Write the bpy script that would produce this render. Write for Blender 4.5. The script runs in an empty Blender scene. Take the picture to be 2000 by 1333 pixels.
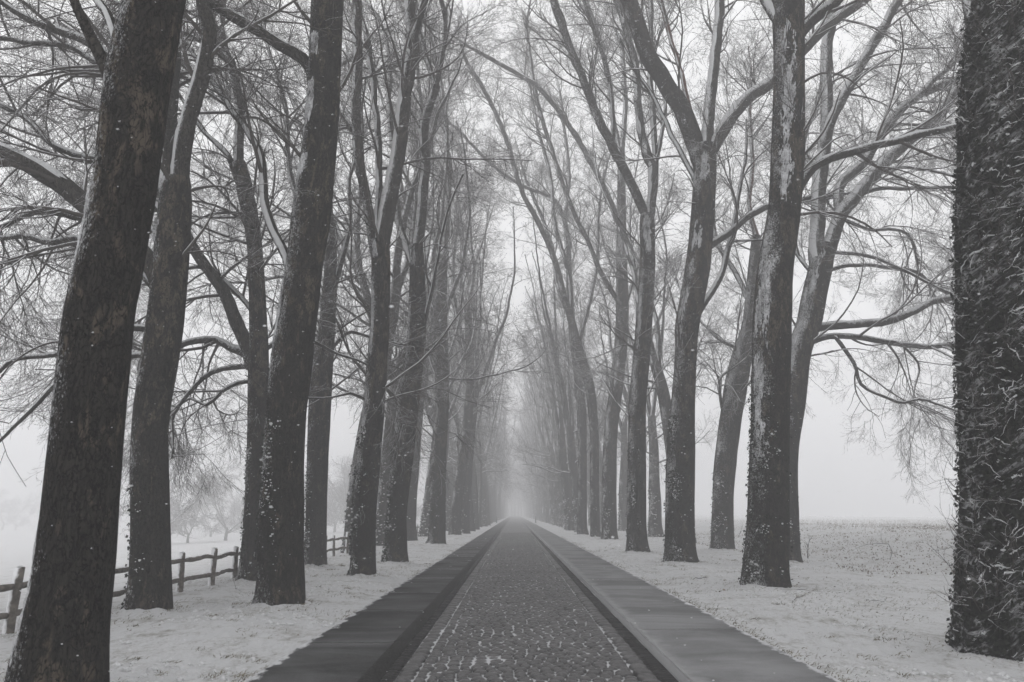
import bpy, math, random
import numpy as np

random.seed(7)
rng = np.random.default_rng(11)
scn = bpy.context.scene
COL = scn.collection

# ------------------------------------------------------------------ camera
F = 1500.0                    # focal length in photo pixels (2000 px wide)
HORIZON = 1003.0
VPX = 1005.0
CAM_H = 1.5
PITCH = math.atan((HORIZON - 666.5) / F)
YAW = math.atan((VPX - 1000.0) / F)
cam_d = bpy.data.cameras.new('camera')
cam = bpy.data.objects.new('camera', cam_d)
COL.objects.link(cam)
cam.location = (0, 0, CAM_H)
cam.rotation_euler = (math.pi / 2 + PITCH, 0, YAW)
cam_d.sensor_width = 36.0
cam_d.lens = 36.0 * F / 2000.0
cam_d.clip_start = 0.1
cam_d.clip_end = 3000
cam_d.dof.use_dof = True
cam_d.dof.focus_distance = 40.0
cam_d.dof.aperture_fstop = 3.2
scn.camera = cam

# ------------------------------------------------------------------ world, sun, exposure
SUN_EL, SUN_AZ = math.radians(52), math.radians(300)
world = bpy.data.worlds.new('World')
scn.world = world
world.use_nodes = True
wn, wl = world.node_tree.nodes, world.node_tree.links
wn.clear()
w_out = wn.new('ShaderNodeOutputWorld')
w_bg = wn.new('ShaderNodeBackground')
w_sky = wn.new('ShaderNodeTexSky')
w_sky.sky_type = 'NISHITA'
w_sky.sun_disc = False
w_sky.sun_elevation = SUN_EL
w_sky.sun_rotation = SUN_AZ
w_sky.air_density = 1.0
w_sky.dust_density = 4.0
w_hsv = wn.new('ShaderNodeHueSaturation')
w_hsv.inputs['Saturation'].default_value = 0.06
w_mix = wn.new('ShaderNodeMix')
w_mix.data_type = 'RGBA'
w_mix.inputs['Factor'].default_value = 0.9       # closed cloud cover over the clear sky
w_mix.inputs['B'].default_value = (12.4, 12.4, 12.55, 1)
wl.new(w_sky.outputs['Color'], w_hsv.inputs['Color'])
wl.new(w_hsv.outputs['Color'], w_mix.inputs['A'])
wl.new(w_mix.outputs['Result'], w_bg.inputs['Color'])
w_bg.inputs['Strength'].default_value = 0.1
wl.new(w_bg.outputs['Background'], w_out.inputs['Surface'])

sun_d = bpy.data.lights.new('sun', 'SUN')
sun_d.energy = 0.5
sun_d.angle = math.radians(40)
sun_d.color = (1.0, 0.98, 0.95)
sun = bpy.data.objects.new('sun', sun_d)
COL.objects.link(sun)
# sky sun_rotation is clockwise from +Y seen from above
sdx, sdy = math.sin(SUN_AZ) * math.cos(SUN_EL), math.cos(SUN_AZ) * math.cos(SUN_EL)
from mathutils import Vector
sun.rotation_euler = Vector((sdx, sdy, math.sin(SUN_EL))).to_track_quat('Z', 'Y').to_euler()

scn.view_settings.view_transform = 'Standard'
scn.view_settings.look = 'None'
scn.view_settings.exposure = 0.0
scn.view_settings.gamma = 1.0
scn.view_settings.use_curve_mapping = False
scn.render.engine = 'CYCLES'
cy = scn.cycles
cy.max_bounces = 6
cy.diffuse_bounces = 2
cy.glossy_bounces = 1
cy.transmission_bounces = 1
cy.volume_bounces = 4
cy.transparent_max_bounces = 4
cy.caustics_reflective = False
cy.caustics_refractive = False
cy.use_denoising = True
cy.use_adaptive_sampling = True
cy.adaptive_threshold = 0.03

# ------------------------------------------------------------------ small maths helpers
CP, SP = math.cos(PITCH), math.sin(PITCH)

def ray(u, v):
    xc, yc = (u - VPX) / F, (666.5 - v) / F
    return xc, CP - yc * SP, SP + yc * CP

def at(u, v, Y):
    """point at distance Y along the avenue seen in direction of photo pixel (u, v)"""
    x, y, z = ray(u, v)
    t = Y / y
    return np.array([x * t, Y, CAM_H + z * t])

def metres(wpx, v, Y):
    """real width of a thing wpx wide at distance Y"""
    _, y, _ = ray(VPX, v)
    return wpx * (Y / y) / F

_lat = np.random.default_rng(5).random((32, 32, 32))

def vnoise(p):
    p = np.asarray(p, float)
    i = np.floor(p).astype(int)
    f = p - i
    f = f * f * (3 - 2 * f)
    i0, i1 = i & 31, (i + 1) & 31
    x0, y0, z0 = i0[..., 0], i0[..., 1], i0[..., 2]
    x1, y1, z1 = i1[..., 0], i1[..., 1], i1[..., 2]
    fx, fy, fz = f[..., 0], f[..., 1], f[..., 2]
    L = _lat
    a = L[x0, y0, z0] * (1 - fx) + L[x1, y0, z0] * fx
    b = L[x0, y1, z0] * (1 - fx) + L[x1, y1, z0] * fx
    c = L[x0, y0, z1] * (1 - fx) + L[x1, y0, z1] * fx
    d = L[x0, y1, z1] * (1 - fx) + L[x1, y1, z1] * fx
    return ((a * (1 - fy) + b * fy) * (1 - fz) + (c * (1 - fy) + d * fy) * fz) * 2 - 1

def fbm(p, o=4):
    s, a = 0, 1.0
    p = np.asarray(p, float)
    for _ in range(o):
        s = s + a * vnoise(p)
        p = p * 2.03 + 7.1
        a *= 0.5
    return s / 1.9

def sstep(a, b, x):
    t = np.clip((x - a) / (b - a), 0, 1)
    return t * t * (3 - 2 * t)

def nrm(v):
    return v / np.maximum(np.linalg.norm(v, axis=-1, keepdims=True), 1e-9)

# ------------------------------------------------------------------ object helpers
def mesh_np(name, verts, faces4=None, faces3=None, smooth=True):
    me = bpy.data.meshes.new(name)
    verts = np.asarray(verts, np.float32).reshape(-1, 3)
    n4 = 0 if faces4 is None else len(faces4)
    n3 = 0 if faces3 is None else len(faces3)
    me.vertices.add(len(verts))
    me.vertices.foreach_set('co', verts.ravel())
    li = []
    if n4: li.append(np.asarray(faces4, np.int32).ravel())
    if n3: li.append(np.asarray(faces3, np.int32).ravel())
    li = np.concatenate(li)
    me.loops.add(len(li))
    me.loops.foreach_set('vertex_index', li)
    me.polygons.add(n4 + n3)
    starts = np.concatenate([np.arange(n4) * 4, n4 * 4 + np.arange(n3) * 3]).astype(np.int32)
    totals = np.concatenate([np.full(n4, 4), np.full(n3, 3)]).astype(np.int32)
    me.polygons.foreach_set('loop_start', starts)
    me.polygons.foreach_set('loop_total', totals)
    if smooth:
        me.polygons.foreach_set('use_smooth', np.ones(n4 + n3, bool))
    me.update(calc_edges=True)
    return me

def obj(name, me, mat=None, parent=None):
    if mat and not me.materials:
        me.materials.append(mat)
    o = bpy.data.objects.new(name, me)
    COL.objects.link(o)
    if parent is not None:
        o.parent = parent
    return o

def tag(o, label=None, cat=None, group=None, kind=None):
    if label: o['label'] = label
    if cat: o['category'] = cat
    if group: o['group'] = group
    if kind: o['kind'] = kind
    return o

def empty(name, loc):
    o = bpy.data.objects.new(name, None)
    COL.objects.link(o)
    o.location = tuple(float(c) for c in loc)
    o.empty_display_size = 0.2
    return o

def copy_tree(o, parent=None, bare=False):
    c = o.copy()
    COL.objects.link(c)
    c.parent = parent
    for ch in KIDS.get(o.name, []):
        if bare and ch.name.split('.')[0] in ('ivy', 'caught_snow', 'lying_snow'): continue
        copy_tree(ch, c, bare)
    return c
KIDS = {}

def tubes(P, R, k, cap=True):
    """batch of tubes: P (m,n,3) centre lines, R (m,n) radii, k sides -> verts, quads, tris"""
    P = np.asarray(P, float); R = np.asarray(R, float)
    m, n, _ = P.shape
    T = np.gradient(P, axis=1)
    T = nrm(T)
    axis = nrm(P[:, -1] - P[:, 0])
    ref = np.cross(axis, np.array([0.31, 0.53, 0.79]))
    bad = np.linalg.norm(ref, axis=1) < 0.15
    ref[bad] = np.cross(axis[bad], np.array([1.0, 0, 0]))
    ref = nrm(ref)[:, None, :]
    N = nrm(ref - (ref * T).sum(-1, keepdims=True) * T)
    B = np.cross(T, N)
    a = np.arange(k) * 2 * math.pi / k
    V = P[:, :, None, :] + R[:, :, None, None] * (np.cos(a)[None, None, :, None] * N[:, :, None, :] + np.sin(a)[None, None, :, None] * B[:, :, None, :])
    V = V.reshape(-1, 3)
    base = (np.arange(m) * n * k)[:, None, None]
    i = (np.arange(n - 1) * k)[None, :, None]
    j = np.arange(k)[None, None, :]
    j2 = (j + 1) % k
    Q = np.stack([base + i + j, base + i + j2, base + i + k + j2, base + i + k + j], -1).reshape(-1, 4)
    return V, Q

class Bag:
    """collects geometry for one mesh"""
    def __init__(s): s.v, s.q, s.t, s.n = [], [], [], 0
    def add(s, V, Q=None, Tt=None):
        s.v.append(np.asarray(V, float).reshape(-1, 3))
        if Q is not None and len(Q): s.q.append(np.asarray(Q) + s.n)
        if Tt is not None and len(Tt): s.t.append(np.asarray(Tt) + s.n)
        s.n += len(s.v[-1])
    def build(s, name, mat, parent=None, smooth=True):
        me = mesh_np(name, np.concatenate(s.v), np.concatenate(s.q) if s.q else None,
                     np.concatenate(s.t) if s.t else None, smooth)
        return obj(name, me, mat, parent)

def catmull(pts, n):
    """smooth resample of a list of rows to n rows, even by length"""
    pts = np.asarray(pts, float)
    if len(pts) == 2:
        t = np.linspace(0, 1, n)[:, None]
        return pts[0] * (1 - t) + pts[1] * t
    p = np.vstack([2 * pts[0] - pts[1], pts, 2 * pts[-1] - pts[-2]])
    out = []
    for i in range(1, len(p) - 2):
        t = np.linspace(0, 1, 16, endpoint=False)[:, None]
        a, b, c, d = p[i - 1], p[i], p[i + 1], p[i + 2]
        out.append(0.5 * (2 * b + (c - a) * t + (2 * a - 5 * b + 4 * c - d) * t ** 2 + (3 * b - a - 3 * c + d) * t ** 3))
    out = np.vstack(out + [pts[-1:]])
    s = np.concatenate([[0], np.cumsum(np.linalg.norm(np.diff(out[:, :3], axis=0), axis=1))])
    q = np.linspace(0, s[-1], n)
    return np.stack([np.interp(q, s, out[:, c]) for c in range(out.shape[1])], 1)

# ------------------------------------------------------------------ materials
class NT:
    def __init__(s, name):
        s.m = bpy.data.materials.new(name)
        s.m.use_nodes = True
        s.n, s.l = s.m.node_tree.nodes, s.m.node_tree.links
        s.b = s.n['Principled BSDF']
        s.b.inputs['Specular IOR Level'].default_value = 0.25
        s.tc = None
    def node(s, t, **kw):
        x = s.n.new(t)
        for k, v in kw.items(): setattr(x, k, v)
        return x
    def put(s, sock, v):
        if hasattr(v, 'is_output') or isinstance(v, bpy.types.NodeSocket): s.l.new(v, sock)
        else: sock.default_value = v
    def coord(s, scale=(1, 1, 1), which='Object'):
        if s.tc is None: s.tc = s.node('ShaderNodeTexCoord')
        mp = s.node('ShaderNodeMapping')
        mp.inputs['Scale'].default_value = scale
        s.l.new(s.tc.outputs[which], mp.inputs['Vector'])
        return mp.outputs['Vector']
    def pos(s, scale=(1, 1, 1)):
        g = s.node('ShaderNodeNewGeometry')
        mp = s.node('ShaderNodeMapping')
        mp.inputs['Scale'].default_value = scale
        s.l.new(g.outputs['Position'], mp.inputs['Vector'])
        return mp.outputs['Vector']
    def noise(s, vec, scale, detail=4, rough=0.55, dist=0.0):
        x = s.node('ShaderNodeTexNoise')
        x.inputs['Scale'].default_value = scale
        x.inputs['Detail'].default_value = detail
        x.inputs['Roughness'].default_value = rough
        x.inputs['Distortion'].default_value = dist
        s.l.new(vec, x.inputs['Vector'])
        return x.outputs['Fac']
    def math(s, op, a, b=0.0, c=0.0):
        x = s.node('ShaderNodeMath', operation=op)
        for i, v in enumerate((a, b, c)): s.put(x.inputs[i], v)
        return x.outputs[0]
    def step(s, v, a, b, lo=0.0, hi=1.0):
        x = s.node('ShaderNodeMapRange', interpolation_type='SMOOTHSTEP')
        s.put(x.inputs['Value'], v)
        x.inputs['From Min'].default_value = a
        x.inputs['From Max'].default_value = b
        x.inputs['To Min'].default_value = lo
        x.inputs['To Max'].default_value = hi
        return x.outputs['Result']
    def mix(s, f, a, b):
        x = s.node('ShaderNodeMix', data_type='RGBA')
        s.put(x.inputs['Factor'], f)
        for nm, v in (('A', a), ('B', b)):
            if isinstance(v, tuple): v = (*v, 1) if len(v) == 3 else v
            s.put(x.inputs[nm], v)
        return x.outputs['Result']
    def bump(s, h, strength=0.5, dist=0.02):
        x = s.node('ShaderNodeBump')
        x.inputs['Strength'].default_value = strength
        x.inputs['Distance'].default_value = dist
        s.l.new(h, x.inputs['Height'])
        s.l.new(x.outputs['Normal'], s.b.inputs['Normal'])
    def lean(s, d):
        """how far the surface faces direction d (world)"""
        g = s.node('ShaderNodeNewGeometry')
        x = s.node('ShaderNodeVectorMath', operation='DOT_PRODUCT')
        s.l.new(g.outputs['Normal'], x.inputs[0])
        x.inputs[1].default_value = d
        return x.outputs['Value']
    def done(s, col, rough=0.9):
        s.put(s.b.inputs['Base Color'], (*col, 1) if isinstance(col, tuple) else col)
        s.put(s.b.inputs['Roughness'], rough)
        return s.m

SNOW = (0.80, 0.805, 0.82)
WIND = np.array([-0.62, -0.45, 0.64])       # side the driven snow sticks to
WIND = WIND / np.linalg.norm(WIND)

def mat_bark(name, dark, mid, tan, patch, snow_lo, snow_hi, peel=0.0, streak=False):
    k = NT(name)
    v = k.coord((1, 1, 0.42))
    vf = k.coord((1, 1, 0.22))
    big = k.noise(v, 2.6, 5, 0.6, 0.6)
    med = k.noise(v, 7.5, 6, 0.65, 0.8)
    ridg = k.noise(vf, 26, 4, 0.6, 0.3)
    zc = k.node('ShaderNodeSeparateXYZ'); k.l.new(k.coord(), zc.inputs[0])
    PEEL = k.step(zc.outputs['Z'], 1.5, 6.5, 0.0, peel)
    flake = k.step(k.math('ADD', k.math('MULTIPLY', med, 0.6), k.math('ADD', k.math('MULTIPLY', big, 0.4), PEEL)), patch, patch + 0.09)
    base = k.mix(k.step(ridg, 0.34, 0.66), dark, mid)
    vo = k.node('ShaderNodeTexVoronoi', feature='DISTANCE_TO_EDGE')
    vo.inputs['Scale'].default_value = 9.0
    wv = k.node('ShaderNodeVectorMath', operation='ADD')
    wn_ = k.node('ShaderNodeTexNoise'); wn_.inputs['Scale'].default_value = 5.0; wn_.inputs['Detail'].default_value = 4
    k.l.new(v, wn_.inputs['Vector']); k.l.new(wn_.outputs['Color'], wv.inputs[0]); k.l.new(v, wv.inputs[1])
    k.l.new(wv.outputs[0], vo.inputs['Vector'])
    plate = k.step(vo.outputs['Distance'], 0.0, 0.10)
    fine_n = k.noise(v, 75, 4, 0.7)
    base = k.mix(k.step(fine_n, 0.3, 0.7, 0.0, 0.55), base, tuple(c * 1.7 for c in mid))
    base = k.mix(k.math('MULTIPLY', flake, k.step(ridg, 0.2, 0.5, 0.45, 1.0)), base, tan)
    base = k.mix(plate, tuple(c * 0.6 for c in dark), base)
    side = k.lean(tuple(WIND))
    sp = k.noise(k.coord((1, 1, 0.7)), 22, 5, 0.75)
    lg = k.noise(k.coord((1, 1, 0.5)), 1.7, 4, 0.6, 0.4)
    amt = k.math('ADD', k.math('MULTIPLY', side, 0.55), k.math('ADD', k.math('ADD', k.math('MULTIPLY', sp, 0.42), k.math('MULTIPLY', k.math('SUBTRACT', k.noise(k.coord((1, 1, 0.6)), 55, 4, 0.75), 0.5), 0.7)), k.math('MULTIPLY', lg, 0.62)))
    sn = k.step(amt, snow_lo, snow_hi)
    if streak:
        # snow caught along the slanting stems that cover this trunk
        m1 = k.node('ShaderNodeMapping'); m1.inputs['Rotation'].default_value = (0, math.radians(38), 0)
        m2 = k.node('ShaderNodeMapping'); m2.inputs['Scale'].default_value = (2.6, 5.0, 17.0)
        k.l.new(k.tc.outputs['Object'], m1.inputs['Vector']); k.l.new(m1.outputs['Vector'], m2.inputs['Vector'])
        st = k.noise(m2.outputs['Vector'], 1.0, 5, 0.7, 0.5)
        amt2 = k.math('ADD', k.math('MULTIPLY', st, 0.9), k.math('ADD', k.math('MULTIPLY', side, 0.10), k.math('MULTIPLY', lg, 0.35)))
        sn = k.step(amt2, 0.68, 0.92, 0.0, 0.75)
    col = k.mix(sn, base, SNOW)
    h = k.math('ADD', k.math('ADD', ridg, k.math('MULTIPLY', flake, -0.5)), k.math('ADD', k.math('MULTIPLY', sn, 0.9), k.math('ADD', plate, k.math('MULTIPLY', fine_n, 0.5))))
    k.bump(h, 0.9, 0.03)
    k.b.inputs['Specular IOR Level'].default_value = 0.03
    return k.done(col, 0.92)

M = {}
M['bark'] = mat_bark('plane_bark', (0.0055, 0.005, 0.0048), (0.027, 0.024, 0.021), (0.092, 0.076, 0.058), 0.53, 0.93, 1.12, peel=0.05)
M['bark_ivied'] = mat_bark('ivied_bark', (0.004, 0.0038, 0.0036), (0.011, 0.010, 0.009), (0.035, 0.027, 0.020), 0.60, 1.25, 1.4, streak=True)
M['bark_limb'] = mat_bark('limb_bark', (0.018, 0.0165, 0.015), (0.052, 0.0465, 0.041), (0.098, 0.086, 0.072), 0.53, 0.84, 1.0)

def mat_twig():
    k = NT('twig_bark')
    n = k.noise(k.coord(), 6, 3)
    up = k.lean((float(WIND[0] * .7), float(WIND[1] * .7), 0.86))
    sn = k.step(k.math('ADD', up, k.math('MULTIPLY', n, 0.7)), 0.80, 1.12, 0.0, 0.9)
    col = k.mix(sn, k.mix(n, (0.034, 0.029, 0.026), (0.072, 0.062, 0.055)), SNOW)
    return k.done(col, 0.9)
M['twig'] = mat_twig()

def mat_snow(name='snow', bits=0.0, cols=((0.80, 0.805, 0.815), (0.87, 0.875, 0.885))):
    k = NT(name)
    p = k.pos()
    n1 = k.noise(p, 1.3, 5, 0.6)
    n2 = k.noise(p, 34, 4, 0.65)
    n3 = k.noise(k.pos((1, 0.45, 1)), 9, 5, 0.7, 0.5)
    col = k.mix(n1, *cols)
    if bits:
        # dead grass and leaf litter showing where the cover is thin
        bare = k.math('ADD', k.math('MULTIPLY', n1, 0.5), k.math('ADD', k.math('MULTIPLY', n3, 0.55), k.math('MULTIPLY', n2, 0.35)))
        col = k.mix(k.step(bare, 0.66, 0.92, 0.0, 0.75), col, (0.20, 0.185, 0.15))
    k.bump(k.math('ADD', k.math('MULTIPLY', n2, 0.6), k.math('ADD', k.math('MULTIPLY', n3, 1.3), n1)), 0.9, 0.09)
    k.b.inputs['Subsurface Weight'].default_value = 0.0
    return k.done(col, 0.85)
M['snow_ground'] = mat_snow('snow_cover', 1.0, ((0.63, 0.635, 0.645), (0.76, 0.765, 0.775)))
M['snow'] = mat_snow('lying_snow', 0.0)

def mat_plaster():
    k = NT('driven_snow')
    p = k.coord()
    n = k.noise(p, 30, 5, 0.75)
    n2 = k.noise(k.coord((1, 1, 0.5)), 6, 4, 0.65)
    f = k.step(k.math('ADD', k.math('MULTIPLY', n, 0.6), k.math('MULTIPLY', n2, 0.5)), 0.34, 0.72)
    k.bump(n, 0.6, 0.02)
    return k.done(k.mix(f, (0.020, 0.018, 0.016), (0.66, 0.665, 0.68)), 0.9)
M['plaster'] = mat_plaster()

def mat_plain(name, a, b, scale=20, rough=0.9, snow=None):
    k = NT(name)
    n = k.noise(k.coord(), scale, 4)
    col = k.mix(k.step(n, 0.3, 0.7), a, b)
    if snow:
        side = k.lean(tuple(WIND))
        n2 = k.noise(k.coord((1, 1, 0.6)), 14, 4, 0.6)
        col = k.mix(k.step(k.math('ADD', side, n2), *snow), col, SNOW)
    k.bump(n, 0.4, 0.01)
    k.b.inputs['Specular IOR Level'].default_value = 0.04
    return k.done(col, rough)
M['ivy'] = mat_plain('ivy_leaf', (0.008, 0.010, 0.007), (0.024, 0.026, 0.019), 8, 0.6)
M['grass'] = mat_plain('dead_grass', (0.10, 0.09, 0.06), (0.22, 0.19, 0.13), 3)
M['litter'] = mat_plain('leaf_litter', (0.10, 0.085, 0.07), (0.26, 0.21, 0.165), 3, 0.9, (1.3, 1.7))
M['wood'] = mat_plain('weathered_oak', (0.06, 0.053, 0.047), (0.16, 0.142, 0.125), 18, 0.9, (0.80, 1.15))
M['red_stem'] = mat_plain('reddish_stem', (0.075, 0.040, 0.034), (0.13, 0.075, 0.062), 12, 0.9, (1.15, 1.35))
M['metal'] = mat_plain('dark_post', (0.04, 0.04, 0.04), (0.08, 0.08, 0.078), 9)

def mat_cobble(name, lo, hi, dust, spec=0.5):
    k = NT(name)
    g = k.node('ShaderNodeNewGeometry')
    oi = k.node('ShaderNodeObjectInfo')
    r = k.math('FRACT', k.math('ADD', g.outputs['Random Per Island'], oi.outputs['Random']))
    p = k.pos()
    n = k.noise(p, 60, 4, 0.65)
    n2 = k.noise(p, 0.8, 3)
    n3 = k.noise(p, 7, 5, 0.7)
    col = k.mix(r, lo, hi)
    col = k.mix(k.step(n, 0.3, 0.75), col, tuple(c * 1.35 for c in hi))
    d = k.step(k.math('ADD', k.math('MULTIPLY', n2, 0.5), k.math('ADD', k.math('MULTIPLY', n3, 0.35), k.math('MULTIPLY', n, 0.3))), 0.48, 0.78, dust * 0.35, dust)
    col = k.mix(d, col, (0.62, 0.625, 0.64))
    k.bump(k.math('ADD', n, n3), 0.55, 0.008)
    k.b.inputs['Specular IOR Level'].default_value = spec
    return k.done(col, k.step(n3, 0.3, 0.7, 0.34, 0.62))
M['cobble'] = mat_cobble('granite_sett', (0.010, 0.0095, 0.0095), (0.058, 0.0555, 0.055), 0.07)
M['gutter_sett'] = mat_cobble('wet_gutter_sett', (0.010, 0.0095, 0.0095), (0.028, 0.027, 0.027), 0.015, 0.06)
M['cobble_far'] = mat_cobble('distant_setts', (0.020, 0.019, 0.019), (0.060, 0.057, 0.056), 0.16, 0.10)

def mat_joint():
    k = NT('snow_in_joints')
    p = k.pos()
    n = k.noise(p, 5.5, 5, 0.7)
    n2 = k.noise(p, 1.1, 3, 0.6)
    f = k.step(k.math('ADD', k.math('MULTIPLY', n, 0.6), k.math('MULTIPLY', n2, 0.5)), 0.37, 0.50)
    col = k.mix(f, (0.012, 0.017, 0.017), (0.46, 0.465, 0.475))
    k.bump(n, 0.4, 0.01)
    return k.done(col, 0.85)
M['joint'] = mat_joint()

def mat_path(name, base, dust_lo, dust_hi, drift, outer):
    """asphalt under a dusting of blown snow; drift = (edge x, width) of the snow banked up on one side"""
    k = NT(name)
    p = k.pos()
    grit = k.noise(p, 90, 3, 0.7)
    band = k.noise(k.pos((0.3, 0.8, 1)), 0.9, 5, 0.65, 0.8)
    patch = k.noise(k.pos((0.5, 0.5, 1)), 1.7, 5, 0.65, 0.8)
    col = k.mix(grit, tuple(c * 0.7 for c in base), tuple(c * 1.4 for c in base))
    d = k.math('ADD', k.math('MULTIPLY', band, 0.6), k.math('ADD', k.math('MULTIPLY', patch, 0.3), k.math('MULTIPLY', grit, 0.25)))
    dust = k.step(d, 0.44, 0.74, dust_lo, dust_hi)
    sx = k.node('ShaderNodeSeparateXYZ')
    k.l.new(p, sx.inputs[0])
    # snow straggling in over the outer edge
    rag = k.noise(k.pos((1.0, 0.6, 1)), 4.5, 6, 0.72)
    od = k.math('SUBTRACT', k.math('ABSOLUTE', k.math('SUBTRACT', sx.outputs['X'], outer)), k.math('MULTIPLY', k.math('SUBTRACT', rag, 0.42), 0.42))
    dust = k.math('MAXIMUM', dust, k.step(od, -0.02, 0.05, 0.85, 0.0))
    if drift:
        dx = k.math('ABSOLUTE', k.math('SUBTRACT', sx.outputs['X'], drift[0]))
        dx = k.math('ADD', dx, k.math('MULTIPLY', k.math('SUBTRACT', k.noise(k.pos((1, 0.8, 1)), 3.2, 6, 0.7), 0.5), -0.55))
        dx = k.math('ADD', dx, k.math('MULTIPLY', k.math('SUBTRACT', grit, 0.5), 0.10))
        dust = k.math('MAXIMUM', dust, k.step(dx, 0.02, drift[1], drift[2], 0.0))
    col = k.mix(dust, col, (0.72, 0.725, 0.74))
    k.bump(k.math('ADD', grit, dust), 0.5, 0.01)
    k.b.inputs['Specular IOR Level'].default_value = 0.0
    return k.done(col, 0.95)
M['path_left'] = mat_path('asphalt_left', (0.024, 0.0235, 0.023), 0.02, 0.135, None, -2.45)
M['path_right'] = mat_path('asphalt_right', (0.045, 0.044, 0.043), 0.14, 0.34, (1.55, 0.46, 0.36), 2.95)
M['kerb'] = mat_plain('asphalt_edge', (0.013, 0.0125, 0.012), (0.045, 0.044, 0.043), 45)

def mat_flake():
    k = NT('snowflake')
    return k.done((0.86, 0.86, 0.88), 0.8)
M['flake'] = mat_flake()

# ------------------------------------------------------------------ terrain
XL, XR = -2.45, 2.95         # outer edges of the two paths

def ground_z(x, y):
    x = np.asarray(x, float); y = np.asarray(y, float)
    z = np.zeros(np.broadcast(x, y).shape)
    # verges swell a little above the paths
    z = z + 0.07 * sstep(XL, XL - 1.0, x) + 0.08 * sstep(XR, XR + 1.2, x)
    # field on the left falls away
    l = np.maximum(-x - 6.6, 0)
    z = z - 4.2 * (1 - np.exp(-l * 0.026)) - 0.0
    # bank on the right
    z = z + 0.72 * sstep(9.2, 17.0, x) - 1.2 * sstep(60, 200, x)
    amp = np.clip((np.maximum(XL - x, x - XR)) / 0.6, 0, 1)
    q = np.stack(np.broadcast_arrays(x, y, 0 * x + 3.3), -1)
    z = z + amp * (0.055 * fbm(q * 0.5, 3) + 0.022 * fbm(q * 2.3, 3))
    bank = sstep(8.5, 11, x) * (1 - sstep(40, 60, x))
    z = z + bank * (0.10 * fbm(q * 0.8 + 9, 3) + 0.05 * fbm(q * 3.1 + 2, 3))
    return z

def gz(x, y): return float(ground_z(np.array([x]), np.array([y]))[0])

def on_ground(u, v):
    """ground point under photo pixel (u, v)"""
    x, y, z = ray(u, v)
    h = 0.05
    for _ in range(12):
        t = (h - CAM_H) / z
        h = 0.5 * h + 0.5 * gz(x * t, y * t)
    return x * t, y * t, gz(x * t, y * t)

def axis_lines(a):
    return np.array(sorted(set(np.round(a, 4))))

xs = axis_lines(np.concatenate([
    np.linspace(-9, XL - 0.02, 64), [XL, XL + 0.03], np.linspace(-2.3, 2.8, 6), [XR - 0.03, XR], np.linspace(XR + 0.02, 14, 96),
    -9 - np.cumsum(0.2 * 1.12 ** np.arange(50)), 14 + np.cumsum(0.24 * 1.12 ** np.arange(48))]))
ys = axis_lines(np.concatenate([np.arange(-15, 4, 1.0), 4 + np.cumsum(0.09 * 1.0135 ** np.arange(345))]))
ys = ys[ys < 700]
XX, YY = np.meshgrid(xs, ys)
ZZ = ground_z(XX, YY)
inside = (XX > XL + 0.02) & (XX < XR - 0.02)
ZZ[inside] = -0.16
nx, ny = len(xs), len(ys)
ii = (np.arange(ny - 1) * nx)[:, None] + np.arange(nx - 1)[None, :]
Q = np.stack([ii, ii + 1, ii + nx + 1, ii + nx], -1).reshape(-1, 4)
g = obj('ground', mesh_np('ground', np.stack([XX, YY, ZZ], -1), Q), M['snow_ground'])
tag(g, kind='structure')

# ------------------------------------------------------------------ road of setts
Y0, Y1 = -12.0, 420.0
C_L, C_R = -0.95, 1.16            # field of transverse rows
E_L, E_R = -1.14, 1.36            # edging courses
G_L, G_R = -1.29, 1.545            # gutters

def camber(x): return 0.02 - 0.035 * ((np.asarray(x) - 0.1) / 1.3) ** 2

bx = np.linspace(G_L - 0.02, G_R + 0.02, 61)
by = axis_lines(np.concatenate([np.linspace(Y0, 6, 12), np.arange(6.05, 22, 0.055), np.arange(22.1, 45, 0.25), np.linspace(45.2, Y1, 80)]))
BX, BY = np.meshgrid(bx, by)
BED = np.where((BX > E_L + 0.01) & (BX < E_R - 0.01), camber(BX) - 0.0310 + 0.026 * fbm(np.stack([BX * 5, BY * 5, 0 * BX], -1), 3) + 0.006 * fbm(np.stack([BX * .9, BY * .9, 0 * BX + 4], -1), 2), -0.065)
BED = np.minimum(BED, camber(BX) - 0.019)
BED = BED - 0.016 * np.exp(-(np.minimum(np.abs(BX - C_L), np.abs(BX - C_R)) / 0.04) ** 2) * sstep(-0.35, 0.15, fbm(np.stack([BY * .8, 0 * BX + 2, BX], -1), 2))
ii = (np.arange(len(by) - 1) * len(bx))[:, None] + np.arange(len(bx) - 1)[None, :]
Q = np.stack([ii, ii + 1, ii + len(bx) + 1, ii + len(bx)], -1).reshape(-1, 4)
road = tag(obj('road', mesh_np('road', np.stack([BX, BY, BED], -1), Q), M['joint']), kind='structure')

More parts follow.
